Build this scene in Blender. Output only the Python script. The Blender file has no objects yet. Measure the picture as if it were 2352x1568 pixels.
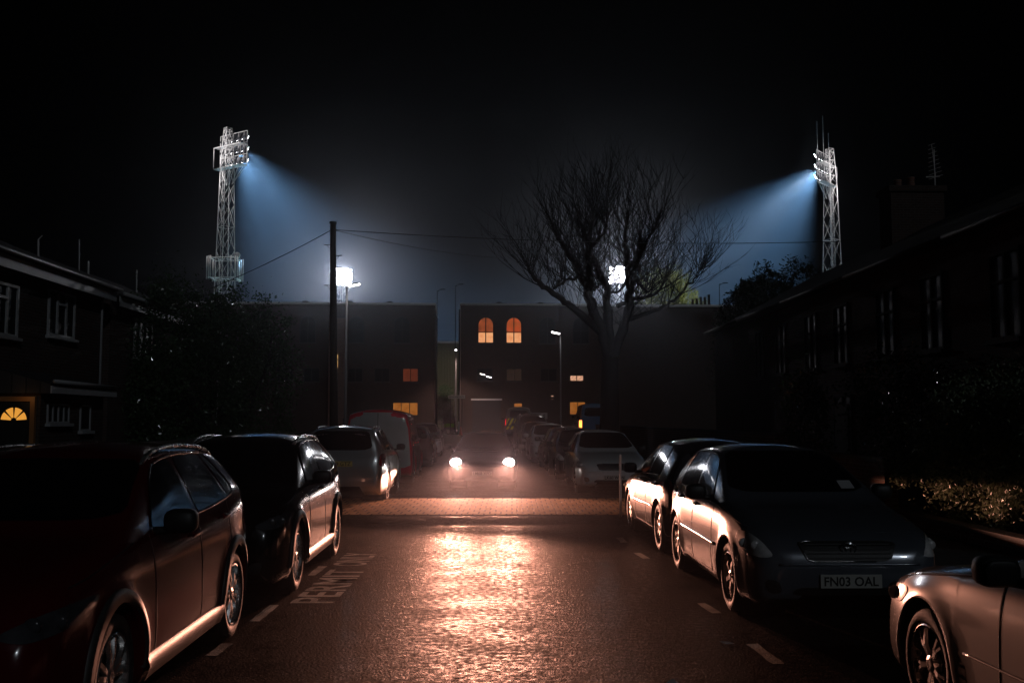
# ---- strengths of the lamps, all tuned against the photograph
SKY_S = 0.08; REAR_FILL = 0.13; HAZE = 0.0006; ANISO = 0.92; EXPO = 0.0
HEAD = 8400.0; HEADN = 2300.0; HEADG = 800.0; HEADC = (1.0, .40, .26)
BEAM = 20000000.0; BEAMC = (.27, .56, .92); MAST_FILL = 3800.0; GLOW = 18500.0; FLARE = 10500.0; LAMPK = .06
import bpy, bmesh, math, random
from math import radians, sin, cos, pi, sqrt, atan2, atan
from mathutils import Vector, Matrix
from mathutils.bvhtree import BVHTree
random.seed(7)
sc = bpy.context.scene
C = sc.collection

# ------------------------------------------------------------------ camera
F = 2287.0; CX, CY = 1176.0, 784.0; HZ = 963.0; CH = 1.76
PITCH = atan((HZ - CY) / F)
cam_d = bpy.data.cameras.new('camera'); cam = bpy.data.objects.new('camera', cam_d); C.objects.link(cam)
cam.location = (0, 0, CH); cam.rotation_euler = (radians(90) + PITCH, 0, 0)
cam_d.sensor_width = 36; cam_d.lens = F / 2352 * 36; cam_d.clip_end = 3000; cam_d.clip_start = 0.05
sc.camera = cam

def at(x, y, Y):
    """world point at distance Y down the street for a spot surveyed in the photo"""
    u = (x - CX) / F; v = (CY - y) / F
    t = Y / (cos(PITCH) - v * sin(PITCH))
    return Vector((u * t, Y, CH + t * (sin(PITCH) + v * cos(PITCH))))

def gz(Y):
    """the street climbs a little towards its far end"""
    t = min(1.0, max(0.0, (Y - 30.0) / 45.0)); t = t * t * (3 - 2 * t)
    return 0.5 * t

# ------------------------------------------------------------------ materials
def mat(name, col, rough=0.6, metal=0.0, coat=0.0, spec=0.5, emit=None, es=0.0, var=0.0, vscale=6.0,
        bump=0.0, bscale=40.0, rvar=0.0, trans=0.0):
    m = bpy.data.materials.new(name); m.use_nodes = True
    nt = m.node_tree; b = nt.nodes['Principled BSDF']; L = nt.links.new
    b.inputs['Base Color'].default_value = (*col, 1); b.inputs['Roughness'].default_value = rough
    b.inputs['Metallic'].default_value = metal; b.inputs['Coat Weight'].default_value = coat
    b.inputs['Coat Roughness'].default_value = 0.06
    b.inputs['Specular IOR Level'].default_value = spec
    if emit: b.inputs['Emission Color'].default_value = (*emit, 1); b.inputs['Emission Strength'].default_value = es
    tc = nt.nodes.new('ShaderNodeTexCoord')
    if var > 0 or rvar > 0:
        n = nt.nodes.new('ShaderNodeTexNoise'); n.inputs['Scale'].default_value = vscale; n.inputs['Detail'].default_value = 5
        L(tc.outputs['Object'], n.inputs['Vector'])
        if var > 0:
            mx = nt.nodes.new('ShaderNodeMix'); mx.data_type = 'RGBA'
            mx.inputs[6].default_value = (*[c * (1 - var) for c in col], 1); mx.inputs[7].default_value = (*[min(1, c * (1 + var)) for c in col], 1)
            L(n.outputs['Fac'], mx.inputs[0]); L(mx.outputs[2], b.inputs['Base Color'])
        if rvar > 0:
            mr = nt.nodes.new('ShaderNodeMapRange'); mr.inputs[1].default_value = .3; mr.inputs[2].default_value = .7
            mr.inputs[3].default_value = max(0.02, rough - rvar); mr.inputs[4].default_value = min(1, rough + rvar)
            L(n.outputs['Fac'], mr.inputs[0]); L(mr.outputs[0], b.inputs['Roughness'])
    if bump > 0:
        n2 = nt.nodes.new('ShaderNodeTexNoise'); n2.inputs['Scale'].default_value = bscale; n2.inputs['Detail'].default_value = 4
        L(tc.outputs['Object'], n2.inputs['Vector'])
        bp = nt.nodes.new('ShaderNodeBump'); bp.inputs['Strength'].default_value = bump; bp.inputs['Distance'].default_value = 0.01
        L(n2.outputs['Fac'], bp.inputs['Height']); L(bp.outputs[0], b.inputs['Normal'])
    return m

def mat_emit(name, col, s, col2=None, vscale=3.0):
    m = bpy.data.materials.new(name); m.use_nodes = True; nt = m.node_tree; nt.nodes.clear(); L = nt.links.new
    o = nt.nodes.new('ShaderNodeOutputMaterial'); e = nt.nodes.new('ShaderNodeEmission')
    e.inputs[0].default_value = (*col, 1); e.inputs[1].default_value = s
    if col2:
        tc = nt.nodes.new('ShaderNodeTexCoord'); n = nt.nodes.new('ShaderNodeTexNoise')
        n.inputs['Scale'].default_value = vscale; n.inputs['Detail'].default_value = 3
        cr = nt.nodes.new('ShaderNodeValToRGB'); cr.color_ramp.elements[0].position = .35; cr.color_ramp.elements[1].position = .65
        cr.color_ramp.elements[0].color = (*col, 1); cr.color_ramp.elements[1].color = (*col2, 1)
        L(tc.outputs['Object'], n.inputs['Vector']); L(n.outputs['Fac'], cr.inputs[0]); L(cr.outputs[0], e.inputs[0])
    L(e.outputs[0], o.inputs[0])
    m.cycles.emission_sampling = 'NONE' if s < 30 else 'AUTO'
    return m

def mat_brick(name, c1, c2, mortar, sx=4.4, sz=4.4, bw=.5, rh=.25, axis='XZ', rough=.85, ms=.02, bump=.6, spec=.3):
    m = bpy.data.materials.new(name); m.use_nodes = True; nt = m.node_tree; L = nt.links.new
    b = nt.nodes['Principled BSDF']; b.inputs['Roughness'].default_value = rough; b.inputs['Specular IOR Level'].default_value = spec
    tc = nt.nodes.new('ShaderNodeTexCoord'); sp = nt.nodes.new('ShaderNodeSeparateXYZ'); cb = nt.nodes.new('ShaderNodeCombineXYZ')
    L(tc.outputs['Object'], sp.inputs[0])
    if axis == 'WALL':   # walls in both directions: run along x+y, courses along z
        ad = nt.nodes.new('ShaderNodeMath'); ad.operation = 'ADD'; L(sp.outputs[0], ad.inputs[0]); L(sp.outputs[1], ad.inputs[1])
        L(ad.outputs[0], cb.inputs[0]); L(sp.outputs[2], cb.inputs[1])
    else:
        L(sp.outputs['XYZ'.index(axis[0])], cb.inputs[0]); L(sp.outputs['XYZ'.index(axis[1])], cb.inputs[1])
    br = nt.nodes.new('ShaderNodeTexBrick'); br.inputs['Scale'].default_value = 1.0
    br.inputs['Brick Width'].default_value = bw; br.inputs['Row Height'].default_value = rh
    br.inputs['Mortar Size'].default_value = ms; br.inputs['Mortar Smooth'].default_value = .2
    br.inputs['Color1'].default_value = (*c1, 1); br.inputs['Color2'].default_value = (*c2, 1); br.inputs['Mortar'].default_value = (*mortar, 1)
    L(cb.outputs[0], br.inputs['Vector']); L(br.outputs['Color'], b.inputs['Base Color'])
    bp = nt.nodes.new('ShaderNodeBump'); bp.inputs['Strength'].default_value = bump; bp.inputs['Distance'].default_value = .01; bp.invert = True
    L(br.outputs['Fac'], bp.inputs['Height']); L(bp.outputs[0], b.inputs['Normal'])
    return m

def mat_asphalt(name, c0, c1, r0, r1, bump=.5, spec=.5):
    m = bpy.data.materials.new(name); m.use_nodes = True; nt = m.node_tree; L = nt.links.new
    b = nt.nodes['Principled BSDF']; b.inputs['Specular IOR Level'].default_value = spec
    tc = nt.nodes.new('ShaderNodeTexCoord')
    def noise(s, d, stretch=None):
        n = nt.nodes.new('ShaderNodeTexNoise'); n.inputs['Scale'].default_value = s; n.inputs['Detail'].default_value = d
        if stretch:
            mp = nt.nodes.new('ShaderNodeMapping'); mp.inputs['Scale'].default_value = stretch
            L(tc.outputs['Object'], mp.inputs[0]); L(mp.outputs[0], n.inputs['Vector'])
        else: L(tc.outputs['Object'], n.inputs['Vector'])
        return n
    big = noise(1.6, 7, (1.0, 1.25, 1)); fine = noise(120, 2); grain = noise(48, 7); wave = noise(1.0, 5, (.5, 2.2, 1))
    mx = nt.nodes.new('ShaderNodeMix'); mx.data_type = 'RGBA'; mx.inputs[6].default_value = (*c0, 1); mx.inputs[7].default_value = (*c1, 1)
    ad = nt.nodes.new('ShaderNodeMath'); ad.operation = 'MULTIPLY'; L(big.outputs['Fac'], ad.inputs[0]); L(fine.outputs['Fac'], ad.inputs[1])
    a2 = nt.nodes.new('ShaderNodeMapRange'); a2.inputs[1].default_value = .12; a2.inputs[2].default_value = .4; L(ad.outputs[0], a2.inputs[0])
    L(a2.outputs[0], mx.inputs[0]); L(mx.outputs[2], b.inputs['Base Color'])
    mr = nt.nodes.new('ShaderNodeMapRange'); mr.inputs[1].default_value = .40; mr.inputs[2].default_value = .60
    mr.inputs[3].default_value = r0; mr.inputs[4].default_value = r1
    grit = noise(17, 8); mg = nt.nodes.new('ShaderNodeMix'); mg.inputs[0].default_value = .68
    L(big.outputs['Fac'], mg.inputs[2]); L(grit.outputs['Fac'], mg.inputs[3])
    L(mg.outputs[0], mr.inputs[0]); L(mr.outputs[0], b.inputs['Roughness'])
    b1 = nt.nodes.new('ShaderNodeBump'); b1.inputs['Strength'].default_value = bump; b1.inputs['Distance'].default_value = .011
    L(grain.outputs['Fac'], b1.inputs['Height'])
    b2 = nt.nodes.new('ShaderNodeBump'); b2.inputs['Strength'].default_value = .06; b2.inputs['Distance'].default_value = .03
    L(wave.outputs['Fac'], b2.inputs['Height']); L(b1.outputs[0], b2.inputs['Normal'])
    L(b2.outputs[0], b.inputs['Normal'])
    return m

def mat_leaf(name, c0, c1, rough=.3, trans=.25, spec=.5):
    m = bpy.data.materials.new(name); m.use_nodes = True; nt = m.node_tree; L = nt.links.new
    b = nt.nodes['Principled BSDF']; b.inputs['Roughness'].default_value = rough; b.inputs['Specular IOR Level'].default_value = spec
    tc = nt.nodes.new('ShaderNodeTexCoord'); n = nt.nodes.new('ShaderNodeTexNoise'); n.inputs['Scale'].default_value = 2.3
    L(tc.outputs['Object'], n.inputs['Vector'])
    mx = nt.nodes.new('ShaderNodeMix'); mx.data_type = 'RGBA'; mx.inputs[6].default_value = (*c0, 1); mx.inputs[7].default_value = (*c1, 1)
    L(n.outputs['Fac'], mx.inputs[0]); L(mx.outputs[2], b.inputs['Base Color'])
    t = nt.nodes.new('ShaderNodeBsdfTranslucent'); L(mx.outputs[2], t.inputs[0])
    ms = nt.nodes.new('ShaderNodeMixShader'); ms.inputs[0].default_value = trans
    out = nt.nodes['Material Output']; L(b.outputs[0], ms.inputs[1]); L(t.outputs[0], ms.inputs[2]); L(ms.outputs[0], out.inputs[0])
    return m

M = {}
M['asphalt'] = mat_asphalt('wet_asphalt', (.004, .004, .004), (.024, .021, .018), .34, .68, 1.0, .0035)
M['pavement'] = mat_asphalt('pavement_asphalt', (.03, .03, .03), (.07, .068, .065), .6, .85, .4, .3)
M['soil'] = mat('soil', (.03, .025, .02), .9, var=.4, vscale=2)
M['kerb'] = mat('kerb_concrete', (.06, .058, .055), .8, var=.3, vscale=8, bump=.3)
M['block'] = mat_brick('block_paving', (.34, .20, .08), (.22, .125, .05), (.035, .022, .012), bw=.2, rh=.4, axis='XY', rough=.78, ms=.016, bump=1.0, spec=.02)
M['block2'] = mat_brick('block_paving_turned', (.34, .19, .09), (.25, .14, .07), (.03, .02, .015), bw=.2, rh=.1, axis='YX', rough=.38, ms=.01, bump=.7, spec=.5)
M['paint_line'] = mat_asphalt('road_paint', (.04, .04, .036), (.62, .62, .56), .42, .64, .9, .03)
M['brick_dark'] = mat_brick('brown_brick', (.06, .034, .025), (.04, .024, .018), (.07, .065, .06), bw=.225, rh=.075, axis='WALL', ms=.01)
M['brick_red'] = mat_brick('red_brick', (.24, .11, .075), (.18, .08, .055), (.2, .18, .16), bw=.225, rh=.075, axis='WALL', ms=.01)
M['brick_wall'] = mat_brick('garden_wall_brick', (.12, .06, .04), (.08, .045, .03), (.16, .15, .13), bw=.225, rh=.075, axis='WALL', ms=.011)
M['tile'] = mat_brick('roof_tile', (.045, .04, .04), (.03, .028, .03), (.012, .012, .012), bw=.3, rh=.25, axis='XY', rough=.8, ms=.015)
M['coping'] = mat('coping', (.85, .85, .84), .5, var=.05)
M['white_paint'] = mat('white_paint', (.42, .43, .44), .4, var=.12, vscale=3)
M['upvc'] = mat('white_frame', (.36, .37, .38), .4)
M['glass'] = mat('dark_glass', (.006, .007, .008), .45, spec=.2)
M['carglass'] = mat('car_glass', (.004, .005, .006), .07, spec=.6, coat=.4)
M['black'] = mat('black_plastic', (.012, .012, .012), .5, bump=.15, bscale=200)
M['clad'] = mat('grey_cladding', (.035, .032, .03), .45, bump=.2, bscale=300)
M['gap'] = mat('panel_gap', (.003, .003, .003), .8)
M['rubber'] = mat('tyre_rubber', (.018, .018, .018), .7, bump=.4, bscale=90)
M['alloy'] = mat('alloy', (.55, .54, .53), .28, metal=.9, rvar=.08, vscale=12)
M['alloy_dark'] = mat('dark_alloy', (.12, .12, .12), .35, metal=.8)
M['chrome'] = mat('chrome', (.75, .75, .75), .12, metal=1)
M['galv'] = mat('galvanised_steel', (.62, .61, .6), .55, metal=.0, var=.2, vscale=2)
M['lamp_grey'] = mat('lamp_grey', (.035, .035, .037), .75)
M['wood'] = mat('creosoted_timber', (.035, .024, .017), .8, var=.4, vscale=9, bump=.5, bscale=30)
M['wire'] = mat('wire', (.01, .01, .01), .6)
M['bark'] = mat('bark', (.016, .014, .012), 1.0, spec=.05, var=.4, vscale=14, bump=.5, bscale=26)
M['leaf_dark'] = mat_leaf('glossy_leaf', (.03, .06, .03), (.06, .10, .045), .16, .1, .9)
M['leaf_hedge'] = mat_leaf('hedge_leaf', (.09, .13, .075), (.20, .25, .16), .42, .15, .4)
M['leaf_ivy'] = mat_leaf('ivy_leaf', (.05, .09, .04), (.12, .18, .09), .3, .2)
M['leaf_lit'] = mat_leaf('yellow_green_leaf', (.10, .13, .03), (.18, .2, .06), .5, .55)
M['leaf_con'] = mat_leaf('conifer_needle', (.012, .022, .012), (.02, .035, .018), .6, .1)
M['plate_w'] = mat('white_plate', (.42, .42, .39), .4)
M['plate_y'] = mat('rear_plate', (.55, .46, .16), .4)
M['ink'] = mat('plate_ink', (.01, .01, .01), .5)
M['lens'] = mat('lamp_lens', (.8, .82, .83), .16, metal=.15, coat=1, var=.7, vscale=14)
M['lens_dim'] = mat('dim_lamp_lens', (.05, .05, .055), .12, coat=1, var=.7, vscale=14)
M['lens_in'] = mat('lamp_reflector', (.5, .5, .5), .2, coat=1)
M['tail'] = mat('tail_lens', (.22, .008, .01), .15, coat=1)
M['tail_on'] = mat('tail_lens_lit', (.2, .01, .01), .2, emit=(1, .03, .04), es=5)
M['amber_on'] = mat('amber_lens_lit', (.4, .1, .01), .2, emit=(1, .28, .05), es=4)
M['head_on'] = mat_emit('headlamp_lit', (1, .86, .82), 28)
M['head_side'] = mat_emit('sidelamp_lit', (1, .6, .5), 3)
M['flood_on'] = mat_emit('floodlight_lit', (.93, .93, 1), 25)
M['flood_fill'] = mat_emit('floodlight_rim_lit', (.95, .93, 1), 4)
M['led_on'] = mat_emit('street_led_lit', (1, .93, .95), 16)
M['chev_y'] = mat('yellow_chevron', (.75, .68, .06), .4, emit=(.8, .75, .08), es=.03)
M['stand'] = None
def paint(name, col, metal=.55, rough=.32, coat=1.0):
    return mat('paint_' + name, col, rough, metal=metal, coat=coat)

# ------------------------------------------------------------------ mesh helpers
class MB:
    def __init__(s): s.v = []; s.f = []; s.m = []
    def add(s, vs, fs, mi=0):
        o = len(s.v); s.v += [tuple(v) for v in vs]
        s.f += [tuple(i + o for i in f) for f in fs]; s.m += [mi] * len(fs)
    def box(s, lo, hi, mi=0):
        x0, y0, z0 = lo; x1, y1, z1 = hi
        s.add([(x0, y0, z0), (x1, y0, z0), (x1, y1, z0), (x0, y1, z0), (x0, y0, z1), (x1, y0, z1), (x1, y1, z1), (x0, y1, z1)],
              [(3, 2, 1, 0), (4, 5, 6, 7), (0, 1, 5, 4), (1, 2, 6, 5), (2, 3, 7, 6), (3, 0, 4, 7)], mi)
    def obox(s, c, ax, ay, az, mi=0):
        """box at c with half-axis vectors"""
        c, ax, ay, az = Vector(c), Vector(ax), Vector(ay), Vector(az)
        vs = [c + ax * i + ay * j + az * k for k in (-1, 1) for j in (-1, 1) for i in (-1, 1)]
        s.add(vs, [(0, 2, 3, 1), (4, 5, 7, 6), (0, 1, 5, 4), (2, 6, 7, 3), (0, 4, 6, 2), (1, 3, 7, 5)], mi)
    def tube(s, pts, rs, n=6, mi=0, cap=True):
        pts = [Vector(p) for p in pts]
        if not isinstance(rs, (list, tuple)): rs = [rs] * len(pts)
        vs = []; prev = None
        for i, p in enumerate(pts):
            d = (pts[min(i + 1, len(pts) - 1)] - pts[max(i - 1, 0)])
            if d.length < 1e-9: d = Vector((0, 0, 1))
            d.normalize()
            if prev is None:
                a = d.orthogonal().normalized()
            else:
                a = (prev - d * prev.dot(d))
                a = a.normalized() if a.length > 1e-6 else d.orthogonal().normalized()
            prev = a; b = d.cross(a)
            for k in range(n):
                t = 2 * pi * k / n; vs.append(p + (a * cos(t) + b * sin(t)) * rs[i])
        fs = []
        for i in range(len(pts) - 1):
            for k in range(n):
                k2 = (k + 1) % n; fs.append((i * n + k, i * n + k2, (i + 1) * n + k2, (i + 1) * n + k))
        if cap and n > 2:
            fs.append(tuple(range(n - 1, -1, -1))); e = (len(pts) - 1) * n; fs.append(tuple(e + k for k in range(n)))
        s.add(vs, fs, mi)
    def lathe(s, prof, axis='x', n=32, c=(0, 0, 0), mi=0, closed=False):
        """prof: list of (axial, radius)"""
        vs = []; 
        for a, r in prof:
            for k in range(n):
                t = 2 * pi * k / n; p, q = r * cos(t), r * sin(t)
                v = (a, p, q) if axis == 'x' else (p, a, q) if axis == 'y' else (p, q, a)
                vs.append((v[0] + c[0], v[1] + c[1], v[2] + c[2]))
        fs = []; N = len(prof)
        for i in range(N - 1 + (1 if closed else 0)):
            j = (i + 1) % N
            for k in range(n):
                k2 = (k + 1) % n; fs.append((i * n + k, i * n + k2, j * n + k2, j * n + k))
        s.add(vs, fs, mi)
    def ell(s, c, r, e=2.0, n=14, mi=0):
        """superellipsoid"""
        vs = []; fs = []; h = n // 2
        pw = lambda t: (1 if t >= 0 else -1) * abs(t) ** (2 / e)
        for i in range(h + 1):
            ph = -pi / 2 + pi * i / h
            for k in range(n):
                th = 2 * pi * k / n
                vs.append((c[0] + r[0] * pw(cos(ph)) * pw(cos(th)), c[1] + r[1] * pw(cos(ph)) * pw(sin(th)), c[2] + r[2] * pw(sin(ph))))
        for i in range(h):
            for k in range(n):
                k2 = (k + 1) % n; fs.append((i * n + k, i * n + k2, (i + 1) * n + k2, (i + 1) * n + k))
        s.add(vs, fs, mi)
    def build(s, name, m, parent=None, smooth=False, loc=None):
        me = bpy.data.meshes.new(name); me.from_pydata(s.v, [], s.f)
        for mm in (m if isinstance(m, (list, tuple)) else [m]): me.materials.append(mm)
        if any(s.m): me.polygons.foreach_set('material_index', s.m)
        if smooth: me.polygons.foreach_set('use_smooth', [True] * len(s.f))
        me.validate(); me.update()
        o = bpy.data.objects.new(name, me); C.objects.link(o)
        if parent: o.parent = parent
        if loc: o.location = loc
        return o

def tag(o, label=None, cat=None, group=None, kind=None):
    if label: o['label'] = label
    if cat: o['category'] = cat
    if group: o['group'] = group
    if kind: o['kind'] = kind
    return o
def empty(name, loc=(0, 0, 0), rz=0.0, label=None, cat=None, group=None):
    o = bpy.data.objects.new(name, None); C.objects.link(o); o.location = loc; o.rotation_euler = (0, 0, rz)
    o.empty_display_size = .3
    return tag(o, label, cat, group)
def copy_tree(o, parent=None):
    c = o.copy(); C.objects.link(c); c.parent = parent
    for ch in list(o.children): copy_tree(ch, c)
    return c
def text_mesh(txt, h, w=None, bold=.012):
    cu = bpy.data.curves.new('lettering', 'FONT'); cu.body = txt; cu.size = 1; cu.offset = bold; cu.resolution_u = 3
    o = bpy.data.objects.new('lettering', cu); C.objects.link(o)
    dg = bpy.context.evaluated_depsgraph_get(); ev = o.evaluated_get(dg); me = ev.to_mesh()
    vs = [v.co.copy() for v in me.vertices]; fs = [tuple(p.vertices) for p in me.polygons]
    ev.to_mesh_clear(); bpy.data.objects.remove(o); bpy.data.curves.remove(cu)
    x0 = min(v.x for v in vs); x1 = max(v.x for v in vs); y0 = min(v.y for v in vs); y1 = max(v.y for v in vs)
    sy = h / (y1 - y0); sx = (w / (x1 - x0)) if w else sy
    return [((v.x - (x0 + x1) / 2) * sx, (v.y - (y0 + y1) / 2) * sy) for v in vs], fs
def light(name, kind, loc, energy, col, aim=None, size=None, blend=.3, radius=.1, parent=None, scale=None):
    d = bpy.data.lights.new(name, kind); d.energy = energy; d.color = col
    if kind in ('SPOT', 'POINT'): d.shadow_soft_size = radius
    if kind == 'SPOT': d.spot_size = radians(size); d.spot_blend = blend
    o = bpy.data.objects.new(name, d); C.objects.link(o); o.location = loc
    if aim is not None: o.rotation_euler = Vector(aim).to_track_quat('-Z', 'Y').to_euler()
    if scale: o.scale = scale
    if parent: o.parent = parent
    return o
def pchip(keys):
    xs = [k[0] for k in keys]; ys = [k[1] for k in keys]; n = len(xs)
    d = [(ys[i + 1] - ys[i]) / (xs[i + 1] - xs[i]) for i in range(n - 1)]
    m = [d[0]] + [0 if d[i - 1] * d[i] <= 0 else 2 * d[i - 1] * d[i] / (d[i - 1] + d[i]) for i in range(1, n - 1)] + [d[-1]]
    def f(x):
        if x <= xs[0]: return ys[0]
        if x >= xs[-1]: return ys[-1]
        i = 0
        while xs[i + 1] < x: i += 1
        h = xs[i + 1] - xs[i]; t = (x - xs[i]) / h
        return ys[i] * (1 + 2 * t) * (1 - t) ** 2 + h * m[i] * t * (1 - t) ** 2 + ys[i + 1] * t * t * (3 - 2 * t) + h * m[i + 1] * t * t * (t - 1)
    return f
def chaikin(poly, it=2, q=.18):
    for _ in range(it):
        out = []
        for i in range(len(poly)):
            a = poly[i]; b = poly[(i + 1) % len(poly)]
            out.append((a[0] + (b[0] - a[0]) * q, a[1] + (b[1] - a[1]) * q)); out.append((b[0] + (a[0] - b[0]) * q, b[1] + (a[1] - b[1]) * q))
        poly = out
    return poly
M['van_door'] = mat('van_door', (.30, .31, .30), .45, coat=.3, var=.08)
M['brick_lit'] = mat_brick('lit_pink_brick', (.42, .30, .26), (.36, .25, .21), (.4, .38, .35), bw=.225, rh=.075, axis='WALL', ms=.01)
M['frame_lit'] = mat('door_frame_wood', (.30, .14, .05), .5)
M['sash'] = mat('sash_paint', (.025, .025, .025), .8)
M['galv_dull'] = mat('dull_steel', (.1, .1, .1), .5, metal=.6)
M['green_board'] = mat('green_board', (.25, .75, .1), .5)
M['board_grey'] = mat('notice_grey', (.25, .27, .27), .5)
M['cone'] = mat('cone_plastic', (.6, .22, .16), .5)
M['housing'] = mat('lamp_housing', (.05, .05, .055), .5, metal=.3)
def corrugated():
    m = mat('corrugated_olive', (.20, .19, .12), .55); nt = m.node_tree; L = nt.links.new
    tc = nt.nodes.new('ShaderNodeTexCoord'); wv = nt.nodes.new('ShaderNodeTexWave'); wv.inputs['Scale'].default_value = 1.6; wv.bands_direction = 'X'
    L(tc.outputs['Object'], wv.inputs[0]); bp = nt.nodes.new('ShaderNodeBump'); bp.inputs['Strength'].default_value = .8; bp.inputs['Distance'].default_value = .04
    L(wv.outputs['Fac'], bp.inputs['Height']); L(bp.outputs[0], nt.nodes['Principled BSDF'].inputs['Normal']); return m
M['stand_metal'] = corrugated()
# ------------------------------------------------------------------ cars
ZL = [(0, .34), (.04, .25), (.2, .19)]
T = {}
T['hatch'] = dict(L=4.18, W=1.71, R=.315, ax=(.85, 3.45), cowl=1.2,
    zt=[(0, .50), (.012, .565), (.035, .635), (.08, .70), (.16, .755), (.32, .82), (.7, .91), (1.12, .975), (1.26, 1.02), (2.10, 1.43), (2.35, 1.485), (2.75, 1.505), (3.3, 1.48), (3.72, 1.40), (3.86, 1.32), (4.02, 1.05), (4.1, .93), (4.15, .80), (4.172, .68), (4.18, .55)],
    zb=[(0, .46), (.035, .58), (.08, .645), (.16, .70), (.32, .765), (.7, .845), (1.2, .915), (1.8, .95), (3.0, .985), (3.8, 1.0), (4.02, .93), (4.1, .86), (4.15, .74), (4.18, .5)],
    wp=[(0, .62), (.02, .69), (.06, .75), (.15, .80), (.35, .837), (.8, .853), (3.2, .853), (3.7, .835), (3.98, .79), (4.1, .74), (4.16, .66), (4.18, .58)],
    wr=[(0, .52), (.08, .62), (.3, .67), (.8, .71), (1.2, .74), (2.10, .59), (2.6, .578), (3.4, .565), (3.8, .57), (4.02, .64), (4.1, .62), (4.18, .5)],
    win=[(1.60, 2.12, 2.50, 2.44), (2.52, 2.58, 3.30, 3.36)], qwin=None,
    ws=(1.05, .70, 1.42, .54), rw=(1.05, .52, 1.36, .47), doors=[1.52, 2.47, 3.30])
T['suv'] = dict(L=4.38, W=1.81, R=.345, ax=(.90, 3.55), cowl=1.18,
    zt=[(0, .56), (.012, .63), (.035, .71), (.08, .79), (.16, .86), (.3, .94), (.7, 1.03), (1.08, 1.085), (1.2, 1.12), (2.0, 1.50), (2.3, 1.57), (2.75, 1.60), (3.4, 1.58), (3.85, 1.51), (4.02, 1.43), (4.2, 1.18), (4.28, 1.05), (4.34, .92), (4.372, .75), (4.38, .6)],
    zb=[(0, .48), (.035, .63), (.08, .70), (.16, .77), (.3, .86), (.7, .955), (1.2, 1.015), (2, 1.05), (3.2, 1.10), (3.9, 1.17), (4.15, 1.12), (4.28, .98), (4.34, .84), (4.38, .55)],
    wp=[(0, .66), (.02, .73), (.06, .79), (.15, .845), (.35, .885), (.8, .905), (3.3, .905), (3.8, .885), (4.15, .84), (4.28, .79), (4.35, .70), (4.38, .62)],
    wr=[(0, .55), (.08, .66), (.3, .72), (.8, .76), (1.2, .78), (2.0, .635), (2.6, .62), (3.4, .605), (3.9, .60), (4.2, .68), (4.3, .66), (4.38, .55)],
    win=[(1.55, 2.10, 2.52, 2.52), (2.60, 2.60, 3.28, 3.42)], qwin=(3.48, 3.34, 3.48, 3.72),
    ws=(1.16, .755, 1.49, .595), rw=(1.2, .55, 1.46, .50), doors=[1.55, 2.56, 3.38])
T['suvlong'] = dict(T['suv'], L=4.62, ax=(.90, 3.62),
    zt=T['suv']['zt'][:11] + [(2.75, 1.64), (3.5, 1.635), (4.1, 1.60), (4.3, 1.56), (4.38, 1.47), (4.5, 1.10), (4.55, 1.0), (4.595, .86), (4.615, .72), (4.62, .6)],
    zb=[(0, .48), (.035, .63), (.08, .70), (.16, .77), (.3, .86), (.7, .955), (1.2, 1.015), (2, 1.05), (3.2, 1.08), (4.2, 1.10), (4.48, 1.04), (4.55, .93), (4.6, .74), (4.62, .55)],
    wp=[(0, .66), (.02, .73), (.06, .79), (.15, .845), (.35, .885), (.8, .905), (3.6, .905), (4.2, .89), (4.45, .86), (4.55, .82), (4.6, .76), (4.62, .70)],
    wr=[(0, .55), (.08, .66), (.3, .72), (.8, .76), (1.2, .78), (2.0, .66), (2.6, .66), (3.4, .66), (4.2, .65), (4.4, .68), (4.5, .72), (4.6, .66), (4.62, .6)],
    win=[(1.55, 2.10, 2.52, 2.52), (2.60, 2.60, 3.38, 3.42)], qwin=(3.50, 3.48, 4.12, 4.10),
    rw=(1.13, .66, 1.52, .58), doors=[1.55, 2.56, 3.45])
T['saloon'] = dict(L=4.58, W=1.77, R=.325, ax=(.80, 3.56), cowl=1.38,
    zt=[(0, .52), (.012, .58), (.035, .64), (.08, .70), (.16, .75), (.32, .815), (.8, .905), (1.3, .965), (1.44, 1.0), (2.28, 1.36), (2.55, 1.42), (2.95, 1.445), (3.4, 1.42), (3.75, 1.32), (4.15, 1.09), (4.3, 1.07), (4.46, 1.04), (4.53, .95), (4.56, .82), (4.575, .7), (4.58, .55)],
    zb=[(0, .46), (.035, .58), (.08, .635), (.16, .69), (.32, .755), (.8, .855), (1.4, .92), (2, .945), (3.2, .985), (4.0, 1.0), (4.4, .97), (4.53, .86), (4.56, .74), (4.58, .5)],
    wp=[(0, .62), (.02, .70), (.06, .765), (.15, .82), (.35, .86), (.8, .883), (3.6, .883), (4.1, .86), (4.4, .82), (4.52, .76), (4.57, .68), (4.58, .6)],
    wr=[(0, .52), (.08, .62), (.3, .68), (.8, .72), (1.4, .74), (2.28, .60), (2.8, .585), (3.4, .575), (3.8, .60), (4.15, .68), (4.45, .68), (4.53, .64), (4.58, .5)],
    win=[(1.74, 2.28, 2.66, 2.62), (2.70, 2.74, 3.38, 3.52)], qwin=None,
    ws=(1.02, .73, 1.36, .56), rw=(1.12, .56, 1.36, .5), doors=[1.66, 2.65, 3.42])
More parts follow.
